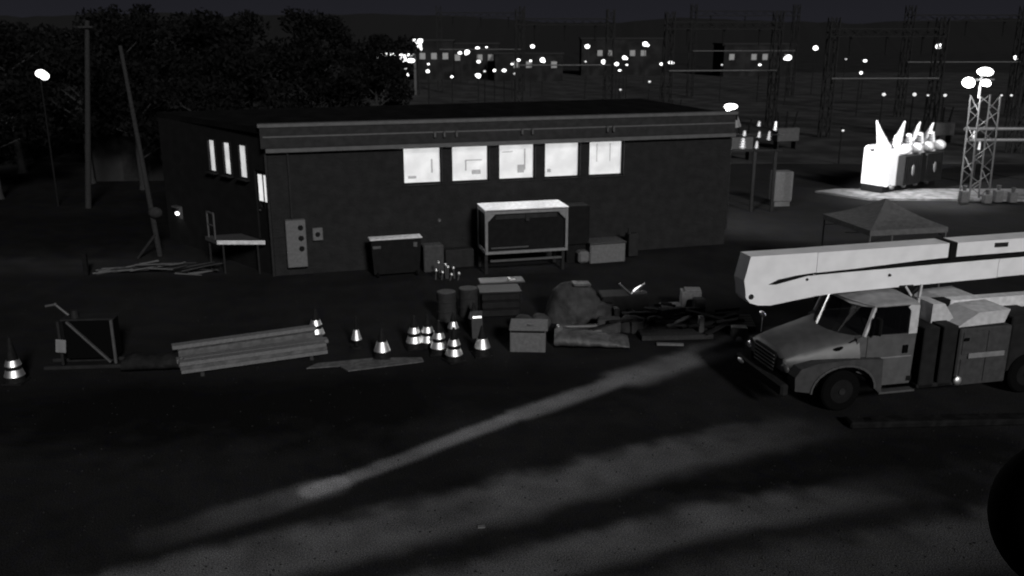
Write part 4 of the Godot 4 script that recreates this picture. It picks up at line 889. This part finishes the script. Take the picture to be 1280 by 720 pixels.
func trees_and_poles() -> void:
	var protos := [make_tree("broad dark tree nearest the pale shed on the left", 9.2, 3.4, 0), make_tree("tall dark tree behind the leaning pole", 9.8, 2.8, 1), make_tree("rounded dark tree at the far left edge of the picture", 8.8, 3.2, 1)]
	protos[0].position = Vector3(-20.6, 0, -50); protos[0].scale = Vector3.ONE * 0.8; protos[1].position = Vector3(-20.5, 0, -62); protos[2].position = Vector3(-30.5, 0, -56)
	var words := ["behind the far left edge lamp", "between the upright and leaning poles", "just left of the three narrow windows", "behind the left end of the flat roof", "behind the roof near its left third", "low against the sky at the left", "in the back row at the far left", "in the back row left of the upright pole", "in the back row right of the upright pole", "in the back row above the narrow windows", "in the back row above the roof's left corner", "in the back row where the trees end", "at the front on the far left", "at the front beside the gravel strip", "in the darkest gap of the left trees"]
	var spots := [[-34, -62, 1.0], [-24.5, -57, 0.95], [-16.5, -56, 0.9], [-12.8, -60, 0.85], [-9.4, -64, 0.75], [-37, -70, 1.05], [-43, -76, 1.12], [-34, -80, 1.1], [-27.5, -78, 1.15], [-21.5, -76, 1.1], [-16.5, -78, 1.05], [-11.5, -82, 0.95], [-27.0, -47, 0.75], [-24.4, -52, 0.8], [-16.8, -48.5, 0.7]]
	for i in spots.size():
		copy_thing(protos[i % 3], "tree", ["broad", "tall", "rounded"][i % 3] + " dark tree " + words[i], Vector3(spots[i][0], 0, spots[i][1]), i * 67.0, spots[i][2])
	# hedge filling the ground under the trees
	var hb := mb()
	for i in 90:
		leafy(hb, Vector3(-44 + i * 0.37 + rng.randf(), 1.0 + rng.randf() * 1.4, -58 - rng.randf() * 10), Vector3(1.2, 1.3, 1.0), 60, 0.28)
	var ho := MeshInstance3D.new(); ho.name = "undergrowth"; ho.mesh = hb.mesh(); ho.material_override = M["leaf_0"]; add_child(ho)
	ho.set_meta("kind", "stuff"); tag(ho, "dark undergrowth filling the ground beneath the left trees", "undergrowth")
	# upright utility pole and leaning pole
	var p := thing("utility_pole", "tall upright wooden utility pole standing among the left trees", "pole", Vector3(-21.2, 0, -44.45))
	var a := mb(); a.cyl(Vector3.ZERO, Vector3(1.1, 9.0, 0), 0.15, 0.11, 12); part("pole", a, M["pole_wood"], p)
	var b := mb(); b.box(Vector3(1.06, 8.7, 0.18), Vector3(0.7, 0.1, 0.1), 0.01); part("bracket", b, M["pole_wood"], p)
	var l := thing("leaning_pole", "leaning wooden pole with a knuckle near its foot, left of the building", "pole", Vector3(-13.85, 0, -34.44))
	var d := mb(); d.cyl(Vector3.ZERO, Vector3(-0.62, 8.0, 0.0), 0.11, 0.07, 12); part("pole", d, M["pole_wood"], l)
	var e := mb(); e.ball(Vector3(0.05, 1.75, 0.12), Vector3(0.28, 0.22, 0.2)); part("knuckle", e, M["pole_wood"], l)
	var f := mb(); f.bar(Vector3(-0.05, 0.9, 0.1), Vector3(-0.7, 0.02, 0.5), 0.09); part("stay", f, M["steel_dark"], l)
	# pale shed half hidden by trees
	var s := thing("pale_shed", "dim pale shed half hidden by the trees on the left", "shed", Vector3(-21.6, 0, -54.5), 4)
	var w := mb(); w.box(Vector3(0, 2.1, 0), Vector3(6.6, 4.2, 3)); part("wall", w, M["far_wall"], s)
	var rf := mb(); rf.prism(PackedVector2Array([Vector2(-3.6, 4.203), Vector2(3.6, 4.203), Vector2(3.2, 4.7), Vector2(-3.2, 4.7)]), -1.8, 1.8); part("roof", rf, M["far_wall"], s)
	var dr := mb(); dr.box(Vector3(-0.6, 1.1, 1.52), Vector3(1.6, 2.2, 0.05)); part("door", dr, M["frame_dark"], s)
	# bright yard lamp at far left
	var yl := thing("yard_lamp", "bright lamp on a thin post at the far left of the picture", "lamp", Vector3(-22.97, 0, -45.0))
	var y1 := mb(); y1.cyl(Vector3.ZERO, Vector3(0, 6.35, 0), 0.05, 0.04, 10); part("post", y1, M["dark"], yl)
	var y2 := mb(); y2.bar(Vector3(0, 6.35, 0), Vector3(0.35, 6.62, 0.2), 0.05); part("bracket", y2, M["steel_dark"], yl)
	var y3 := mb(); y3.ball(Vector3(0.1, 6.53, 0.1), Vector3(0.27, 0.2, 0.2)); y3.ball(Vector3(0.26, 6.42, 0.1), Vector3(0.22, 0.2, 0.2)); part("lamp_head", y3, M["lit_lens"], yl)
	# heap of branches and stub post on the gravel
	var h := thing("branch_heap", "low heap of branches and scrap rails on the left gravel strip", "branches", Vector3(-13.4, 0, -31.9))
	for i in 34:
		var x := rng.randf_range(-1.9, 1.9); var ang := rng.randf_range(-0.5, 0.5)
		var st := mb(); var ln := rng.randf_range(0.5, 1.5)
		var q := Vector3(x, rng.randf_range(0.03, 0.4) * (1.0 - absf(x) / 2.3), rng.randf_range(-0.4, 0.4))
		st.cyl(q, q + Vector3(cos(ang), 0.12 * rng.randf_range(-0.3, 1.5), sin(ang)) * ln, 0.035, 0.02, 6); part("branch", st, M["twig"] if i % 2 else M["wood_dark"], h)
	var sp := mb(); sp.box(Vector3(0, 0.42, 0), Vector3(0.16, 0.84, 0.16), 0.02)
	whole("stub_post", sp, M["dark"], "short dark post at the left end of the branch heap", "post", Vector3(-15.4, 0, -31.5))

# ------------------------------------------------------------------ substation on the right
func lattice(b: MB, a: Vector3, top: Vector3, w: float, bars: int, th: float) -> void:
	var ax := (top - a); var up := ax.normalized()
	var x := (Vector3.UP if absf(up.y) < 0.9 else Vector3.RIGHT).cross(up).normalized() * w * 0.5; var y := up.cross(x)
	var cs := [x + y, x - y, -x - y, -x + y]
	for i in 4:
		b.bar(a + cs[i], top + cs[i], th)
		for k in bars:
			var p0: Vector3 = a + ax * (float(k) / bars); var p1: Vector3 = a + ax * (float(k + 1) / bars)
			b.bar(p0 + cs[i], p1 + cs[(i + 1) % 4], th * 0.6) if k % 2 == 0 else b.bar(p0 + cs[(i + 1) % 4], p1 + cs[i], th * 0.6)

func insulator(b: MB, a: Vector3, ax: Vector3, r: float, sheds: int) -> void:
	var pr := [[0.0, r * 0.6]]
	for i in sheds:
		var f := (i + 0.2) / sheds; var k := 1.0 - 0.45 * f
		pr.append_array([[f, r * 0.55 * k], [f + 0.3 / sheds, r * k], [f + 0.5 / sheds, r * 0.55 * k]])
	pr.append([1.0, r * 0.12])
	b.lathe(a, ax, pr, 10)

func flame_bushing(b: MB, a: Vector3, ax: Vector3, r: float, sheds: int) -> void:
	var pr := [[0.0, r]]
	for i in sheds:
		var f := (i + 0.2) / sheds; var k := 1.0 - 0.9 * pow(f, 0.8)
		pr.append_array([[f, r * 0.78 * k], [f + 0.3 / sheds, r * k], [f + 0.55 / sheds, r * 0.78 * k]])
	pr.append([1.0, 0.02])
	b.lathe(a, ax, pr, 14)

func substation() -> void:
	# power transformer
	var T := thing("power_transformer", "large power transformer with four tilted white bushings, its end face glaring white", "transformer", Vector3(20.1, 0.1, -48.0), 35)
	var tk := mb(); tk.box(Vector3(2.4, 1.35, -0.8), Vector3(4.8, 2.0, 1.6), 0.04); part("tank", tk, M["tank_paint"], T)
	var bs := mb(); bs.box(Vector3(2.4, 0.17, -0.8), Vector3(5.1, 0.3, 1.3), 0.02); part("base_frame", bs, M["dark"], T)
	for i in 9:
		for j in 2:
			var rd := mb(); rd.box(Vector3(0.8 + i * 0.19 + j * 2.1, 1.2, 0.24), Vector3(0.05, 1.6, 0.42), 0.015); part("radiator_fin", rd, M["frame_dark"], T)  # dark fin colour stands in for the unlit front of the tank
	for q in [1.55, 3.65]:
		var gg := mb(); gg.ball(Vector3(q, 1.2, 0.48), Vector3(0.13, 0.3, 0.05)); part("gauge", gg, M["galv"], T)
	for i in 4:
		var bh := mb(); var x: float = [0.3, 1.4, 2.8, 4.1][i]
		flame_bushing(bh, Vector3(x, 2.36, -0.6), Vector3([-0.62, 0.42, 0.5, 0.52][i], 1.5 - 0.12 * i, [-0.2, 0.12, 0.12, 0.12][i]), 0.42, 12); part("bushing", bh, M["porcelain"], T)
		var tr := mb(); tr.cyl(Vector3(x, 2.3, -0.6), Vector3(x, 2.5, -0.6), 0.26, 0.2, 14); part("turret", tr, M["tank_paint"], T)
	for i in 4:
		var bh := mb(); var x := 0.9 + i * 1.1
		insulator(bh, Vector3(x, 2.36, -0.25), Vector3(-0.45, 0.75, 0.25), 0.24, 5); part("low_bushing", bh, M["porcelain"], T)
		var bl := mb(); bl.ball(Vector3(x + 0.35, 2.3, 0.05), Vector3(0.42, 0.3, 0.34)); part("housing", bl, M["tank_paint"], T)
	var cv := mb(); cv.cyl(Vector3(-0.55, 2.42, -1.0), Vector3(0.5, 2.42, -1.0), 0.14, 0.14, 16); part("conservator", cv, M["tank_paint"], T)
	for i in 4:
		var vl := mb(); vl.cyl(Vector3(0.3 + i * 1.1, 0.34, 0.05), Vector3(0.3 + i * 1.1, 0.34, 0.2), 0.12, 0.1); part("valve", vl, M["galv"], T)
	# flood lamp on a post at the building's far corner
	var F := thing("corner_floodlight", "glaring floodlight on a post at the right end of the flat roof", "floodlight", Vector3(9.55, 0, -39.6))
	var f1 := mb(); f1.cyl(Vector3.ZERO, Vector3(0, 5.2, 0), 0.09, 0.06, 10); part("post", f1, M["steel_dark"], F)
	var f2 := mb(); f2.ball(Vector3(-0.1, 5.38, 0.05), Vector3(0.3, 0.13, 0.2), 9, 6); f2.ball(Vector3(-0.2, 5.34, 0.05), Vector3(0.14, 0.17, 0.14), 8, 6); part("lamp_head", f2, M["flood"], F)
	var f3 := mb(); f3.lathe(Vector3(0.02, 5.1, 0.05), Vector3(0.12, -0.6, 0), [[0, 0.16], [1, 0.26]], 14); part("lamp_shade", f3, M["steel_pale"], F)
	spot(F, Vector3(0.42, 5.35, -0.1), Vector3(21.2, 2.2, -49.2), 800.0, 15.0)
	omni(F, Vector3(0.25, 5.0, -0.35), 16.0, 0.15)
	# bank of switch insulators behind that corner
	var S := thing("insulator_rack", "rack of small bright insulators on dark posts right of the roof end", "insulator rack", Vector3(11.6, 0, -43.5))
	for x in [-1.3, 0.1, 1.1]:
		var p := mb(); p.box(Vector3(x, 1.5, 0), Vector3(0.14, 3.0, 0.14), 0.01); part("post", p, M["steel_dark"], S)
	var rl := mb(); rl.box(Vector3(-0.1, 3.0, 0), Vector3(3.0, 0.1, 0.14), 0.01); rl.box(Vector3(-0.1, 3.75, 0), Vector3(3.0, 0.06, 0.08), 0.01); part("rail", rl, M["galv_dim"], S)
	for q in [[-1.4, 3.1, 0.3], [-1.15, 3.06, 0.22], [-0.55, 3.1, 0.5], [-0.5, 3.7, 0.25], [0.12, 3.1, 0.35], [0.2, 3.62, 0.3], [0.16, 4.15, 0.25], [0.68, 3.5, 0.42], [0.95, 3.95, 0.45]]:
		var b := mb(); insulator(b, Vector3(q[0], q[1], 0.1), Vector3(0.02, q[2], 0), 0.13 if q[2] < 0.5 else 0.2, 4); part("insulator", b, M["porcelain"], S)
	var cbx := mb(); cbx.box(Vector3(0, 1.0, 0), Vector3(0.95, 1.5, 0.7), 0.03); cbx.box(Vector3(0, 0.12, 0), Vector3(0.8, 0.24, 0.6))
	whole("control_cabinet", cbx, M["box_grey"], "upright grey control cabinet behind the insulator rack", "cabinet", Vector3(13.6, 0, -45.2), 6)
	# lattice mast with floodlights
	var L := thing("lattice_mast", "lattice steel mast carrying three glaring floodlights above the transformer yard", "mast", Vector3(23.95, 0.1, -46.2))
	var l1 := mb(); lattice(l1, Vector3(0, 0, 0), Vector3(-0.15, 5.3, 0), 1.0, 7, 0.065); part("tower", l1, M["galv"], L)
	var l2 := mb(); l2.cyl(Vector3(-0.62, 5.2, 0.3), Vector3(-0.62, 6.5, 0.3), 0.07, 0.06, 10); part("head_post", l2, M["galv"], L)
	var l3 := mb(); l3.box(Vector3(-0.62, 6.1, 0.3), Vector3(1.3, 0.08, 0.08), 0.01); part("head_arm", l3, M["galv"], L)
	for q in [[-0.6, 6.5, 0.8, 0.4], [-1.35, 5.98, 0.62, 0.5], [-0.48, 5.95, 0.5, 0.34]]:
		var fl := mb(); fl.ball(Vector3(q[0], q[1], 0.5), Vector3(q[2] / 2, q[3] / 2, 0.16), 9, 6); fl.ball(Vector3(q[0] + q[2] * 0.2, q[1] - 0.05, 0.5), Vector3(q[2] * 0.36, q[3] * 0.42, 0.14), 8, 5); part("floodlight", fl, M["flood"], L)
	omni(L, Vector3(-1.35, 5.5, 0.75), 12.0, 0.2)
	spot(L, Vector3(-1.35, 6.0, 0.75), Vector3(21.5, 0.1, -46.8), 60.0, 42.0)
	for q in [[-0.9, 0.3, 0.7], [0.2, 0.22, 0.9], [0.9, 0.3, 0.6], [1.6, 0.25, 0.7]]:
		var v := mb(); v.box(Vector3(0, q[1], 0), Vector3(0.4, q[1] * 2, 0.35), 0.03); v.cyl(Vector3(0, q[1] * 2, 0), Vector3(0, q[1] * 2 + 0.25, 0), 0.08, 0.12, 10)
		whole("junction_box", v, M["galv"], "small pale junction box at the foot of the floodlight mast, number %s from the left" % ["one", "two", "three", "four"][int([-0.9, 0.2, 0.9, 1.6].find(q[0]))], "junction box", Vector3(23.95 + q[0], 0.1, -46.2 + q[2]))
	# pipe bus on posts
	var P := thing("pipe_bus", "horizontal pale pipe bus on posts right of the floodlight mast", "bus bar", Vector3(29.5, 0, -52.5))
	for q in [[3.1, 0.0], [2.55, 0.8]]:
		var b := mb(); b.cyl(Vector3(-3.4, q[0], q[1]), Vector3(6, q[0], q[1]), 0.1, 0.1, 10); part("pipe", b, M["galv"], P)
	for x in [-2.8, 1.5, 5.5]:
		var b := mb(); b.box(Vector3(x, 1.2, 0.4), Vector3(0.2, 2.4, 0.2), 0.01); part("post", b, M["galv_dim"], P)
		for q in [[3.0, 0.0], [2.45, 0.8]]:
			var i := mb(); insulator(i, Vector3(x, 2.4 if q[1] == 0.0 else 2.0, q[1]), Vector3(0, q[0] - (2.4 if q[1] == 0.0 else 2.0), 0), 0.12, 4); part("insulator", i, M["porcelain"], P)
	# far gantries
	var gs := [[5.2, -92.0, 9.0, 10.6, "dark lattice gantry above the middle of the flat roof"], [19.0, -84.0, 10.0, 10.2, "dark lattice gantry above the right end of the flat roof"], [30.5, -76.0, 9.0, 9.6, "dark lattice gantry above the transformer"], [46.0, -95.0, 12.0, 11.0, "dark lattice gantry behind the floodlight mast"], [31.0, -125.0, 14.0, 12.0, "widest dark gantry farthest back against the sky"], [-4.5, -135.0, 12.0, 12.0, "dark lattice gantry among the far building lights"], [40.0, -66.0, 7.0, 8.8, "dark lattice gantry at the right edge of the picture"]]
	for g in gs:
		var G := thing("steel_gantry", g[4], "gantry", Vector3(g[0], 0, g[1]), rng.randf_range(-8, 8), "dark lattice gantries of the substation")
		var w: float = g[2]; var h: float = g[3]
		for x in [-w / 2, w / 2]:
			var c := mb(); lattice(c, Vector3(x, 0, 0), Vector3(x, h, 0), 0.7, 9, 0.1); part("column", c, M["galv_dim"], G)
		var b := mb(); lattice(b, Vector3(-w / 2 - 0.3, h - 1.2, 0), Vector3(w / 2 + 0.3, h - 1.2, 0), 0.6, 11, 0.09); part("beam", b, M["galv_dim"], G)
		for x in [-w / 3, 0.0, w / 3]:
			var i := mb(); insulator(i, Vector3(x, h - 1.5, 0), Vector3(0, -1.5, 0), 0.14, 8); part("insulator_string", i, M["galv_dim"], G)
		var bb := mb(); bb.cyl(Vector3(-w / 2, h * 0.5, 0.5), Vector3(w / 2, h * 0.5, 0.5), 0.07, 0.07, 8); part("bus_pipe", bb, M["steel_mid"], G)
	# row of breakers and cabinets in the yard behind
	var br := thing("circuit_breaker", "dark breaker with three insulators, left of the transformer in the far yard", "circuit breaker", Vector3(15.5, 0, -62), 10, "circuit breakers in the far yard")
	var b1 := mb(); b1.box(Vector3(0, 1.1, 0), Vector3(1.8, 1.0, 0.8), 0.04); part("case", b1, M["steel_mid"], br)
	for x in [-0.75, 0.75]:
		var b2 := mb(); b2.box(Vector3(x, 0.3, 0), Vector3(0.12, 0.6, 0.6), 0.01); part("leg", b2, M["steel_dark"], br)
	for x in [-0.6, 0.0, 0.6]:
		var b3 := mb(); insulator(b3, Vector3(x, 1.6, 0), Vector3(x * 0.4, 1.2, 0), 0.14, 6); part("insulator", b3, M["galv_dim"], br)
	for q in [[20.5, -68, "dark breaker behind the bushings of the transformer"], [27.5, -62, "dark breaker between transformer and lattice mast, farther back"], [9.0, -66, "dark breaker just above the roof's right third"], [34.0, -72, "dark breaker right of the lattice mast, farther back"], [14.0, -80, "dark breaker farthest back over the roof end"]]:
		copy_thing(br, "circuit_breaker", q[2], Vector3(q[0], 0, q[1]), 14)

# ------------------------------------------------------------------ far lights and buildings
func far_field() -> void:
	# low wooded ridge on the horizon
	var fn := FastNoiseLite.new(); fn.seed = 31; fn.frequency = 0.012; fn.fractal_octaves = 4
	var hb := mb()
	var pts := []
	for i in 121:
		var x := -420.0 + i * 7.0
		pts.append(Vector2(x, 13.2 + 2.0 * fn.get_noise_1d(x) + 1.0 * fn.get_noise_1d(x * 9.0) + 2.6 * smoothstep(20.0, -60.0, x)))
	for i in 120:
		var a: Vector2 = pts[i]; var b: Vector2 = pts[i + 1]
		hb.quad(Vector3(a.x, -1, -385), Vector3(b.x, -1, -385), Vector3(b.x, b.y, -430), Vector3(a.x, a.y, -430), Vector3(0, 0.3, 1))
		hb.quad(Vector3(a.x, a.y, -430), Vector3(b.x, b.y, -430), Vector3(b.x, -1, -560), Vector3(a.x, -1, -560), Vector3(0, 1, -0.3))
	struct("far_ridge", hb, M["ridge"])
	# far buildings with lit windows
	for q in [[-14.2, -172, 7.0, 6.8, "tall narrow far building with two lit windows, left of its neighbours", 0], [-7.0, -176, 9.0, 6.2, "wide far building with a row of small lit windows", 1], [3.0, -168, 12.0, 4.6, "long low far building with pale front above the roof's middle", 2], [22.0, -190, 16.0, 7.0, "dark far warehouse with a few dim windows on the right", 1], [48.0, -185, 14.0, 6.0, "dim far warehouse above the transformer", 2]]:
		var B := thing("far_building", q[4], "building", Vector3(q[0], 0, q[1]), rng.randf_range(-6, 6), "buildings beyond the substation")
		var w: float = q[2]; var h: float = q[3]
		var m := mb(); m.box(Vector3(0, h / 2, 0), Vector3(w, h, 8)); part("wall", m, M["far_wall"], B)
		var r := mb(); r.box(Vector3(0, h + 0.15, 0), Vector3(w + 0.5, 0.3, 8.4)); part("roof", r, M["far_roof"], B)
		var n := int(w / 2.2)
		for i in n:
			if (i * 7 + int(h)) % 3 == 1 and q[5] > 0: continue
			var s := mb(); s.box(Vector3(-w / 2 + (i + 0.7) * w / (n + 0.4), h * 0.62, 4.02), Vector3(1.0, 1.1, 0.06)); part("lit_window", s, M["lit_dim"], B)
	# bright filling-station style shelter
	var C := thing("lit_shelter", "far open shelter with glaring lights under its flat canopy", "shelter", Vector3(-15.6, 0, -128))
	var c1 := mb(); c1.box(Vector3(0, 5.8, 0), Vector3(5.4, 0.4, 4), 0.05); part("canopy", c1, M["far_wall"], C)
	for x in [-2.2, 2.2]:
		var c2 := mb(); c2.box(Vector3(x, 2.8, 0), Vector3(0.3, 5.6, 0.3)); part("post", c2, M["steel_mid"], C)
	for q in [[-1.2, 5.5, 2.4, 0.42], [1.3, 5.45, 2.0, 0.34], [0.9, 4.9, 0.9, 0.8], [1.9, 4.7, 1.1, 0.6]]:
		var c3 := mb(); c3.ball(Vector3(q[0], q[1], 2.1), Vector3(q[2] / 2, q[3] / 2, 0.2)); part("canopy_light", c3, M["lit_lens"], C)
	var sg := thing("lit_sign", "glaring white T-shaped lit sign above the far shelter", "sign", Vector3(-13.1, 0, -130))
	var s1 := mb(); s1.cyl(Vector3.ZERO, Vector3(0.1, 6.5, 0), 0.14, 0.12, 8); part("post", s1, M["steel_dark"], sg)
	var s2 := mb(); s2.box(Vector3(0, 7.25, 0), Vector3(1.35, 0.5, 0.3), 0.1); s2.prism(PackedVector2Array([Vector2(-0.3, 7.05), Vector2(0.45, 7.05), Vector2(0.55, 6.0), Vector2(0.1, 6.0)]), -0.14, 0.14); part("lit_sign_face", s2, M["lit_lens"], sg)
	# the lamps: x, lens height, z, lens radius
	var named := [[12.1, 6.18, -150, 0.53, "bright far lamp above the roof, highest left of the middle gantry"], [22.1, 6.49, -155, 0.55, "bright far lamp standing alone high above the fifth window"], [20.5, 4.65, -120, 0.43, "right one of a close pair of far lamps above the roof's right part"], [19.0, 4.51, -118, 0.31, "left one of a close pair of far lamps above the roof's right part"],
		[32.7, 5.52, -110, 0.49, "bright far lamp right of the corner floodlight, lower of two"], [42.3, 6.27, -130, 0.46, "far lamp right of the corner floodlight, higher of two"], [54.9, 6.64, -120, 0.53, "bright far lamp high above the lattice mast"], [59.5, 5.52, -110, 0.34, "far lamp at the right edge of the picture"],
		[11.9, 4.75, -120, 0.48, "wide far lamp above the fourth window"], [13.3, 4.51, -118, 0.37, "far lamp above the fifth window, lower left of three"], [15.1, 5.11, -125, 0.39, "far lamp above the fifth window, uppermost of three"], [4.1, 4.8, -125, 0.44, "far lamp above the gap between third and fourth windows"], [3.3, 6.18, -150, 0.47, "far lamp high above the third window"],
		[-18.5, 4.87, -130, 0.5, "glaring far lamp left of the lit shelter"], [-20.7, 4.95, -120, 0.18, "small far lamp alone, farthest left of the distant lights"], [45.6, 4.85, -120, 0.32, "far lamp above the transformer's left bushing"], [-8.9, 4.96, -160, 0.36, "left one of three far lamps in a rising row"], [-7.7, 5.1, -160, 0.57, "middle one of three far lamps in a rising row"], [-6.1, 5.67, -165, 0.51, "right one of three far lamps in a rising row"], [-3.6, 4.04, -98, 0.4, "broad dim far lamp low above the second window"]]
	var small := [[-13.3, 4.23, -110, 0.24], [-12.6, 4.23, -110, 0.2], [-11.8, 3.8, -105, 0.23], [-10.8, 4.44, -120, 0.21], [-10, 3.95, -110, 0.29], [-6.5, 3.78, -100, 0.22], [-4.5, 5.81, -165, 0.29], [-4.5, 4.59, -125, 0.33], [-3.2, 4.03, -108, 0.19], [-2, 4.25, -105, 0.23], [-0.9, 4.25, -105, 0.33], [0, 4.44, -120, 0.21], [0.3, 4.11, -100, 0.18], [0.9, 4.65, -130, 0.35], [2.5, 4.69, -125, 0.22], [9.5, 4.75, -120, 0.16], [14.6, 4.41, -118, 0.21], [12.2, 4.25, -105, 0.23], [13.4, 3.79, -90, 0.16], [10, 3.33, -85, 0.13],
		[26, 4.52, -115, 0.16], [30.7, 4.52, -115, 0.26], [43.1, 5.05, -120, 0.16], [35.8, 4.41, -95, 0.21], [30.3, 3.56, -75, 0.2], [32.8, 3.56, -75, 0.2], [33.9, 3.49, -75, 0.13], [35.3, 3.49, -75, 0.17], [39.9, 3.49, -75, 0.13], [40.7, 3.49, -75, 0.13], [21.8, 2.22, -60, 0.11]]
	for k in named.size() + small.size():
		var q: Array = named[k] if k < named.size() else small[k - named.size()]
		var big := k < named.size()
		var l := thing("far_lamp", q[4] if big else "tiny far lamp on a thin post among the scattered distant lights", "lamp", Vector3(q[0], 0, q[2]), 0, "lamps in the distance" if big else "tiny distant lamps")
		var y: float = q[1]; var r: float = q[3]
		var p := mb(); p.cyl(Vector3(0, 0, -0.1), Vector3(0, y + 0.1, -0.1), 0.06, 0.05, 6); part("post", p, M["galv_dim"], l)
		var a := mb(); a.box(Vector3(0, y + r * 0.7 + 0.06, 0), Vector3(r * 1.2, 0.08, 0.3)); part("lamp_cover", a, M["galv_dim"], l)
		var h := mb(); h.ball(Vector3(0, y, 0.1), Vector3(r * 0.8, r * rng.randf_range(0.45, 0.75), r * 0.7), 10, 6)
		if r > 0.3 and k % 3 != 0: h.ball(Vector3(r * rng.randf_range(-0.9, 0.9), y - r * rng.randf_range(0.1, 0.5), 0.1), Vector3(r * 0.5, r * 0.4, r * 0.4), 8, 5)
		part("lamp_lens", h, M["lit_lens"] if r > 0.2 else M["lit_mid"], l)
		if r > 0.42: omni(l, Vector3(0, y - 0.05, 0.1), 14.0, 0.1)
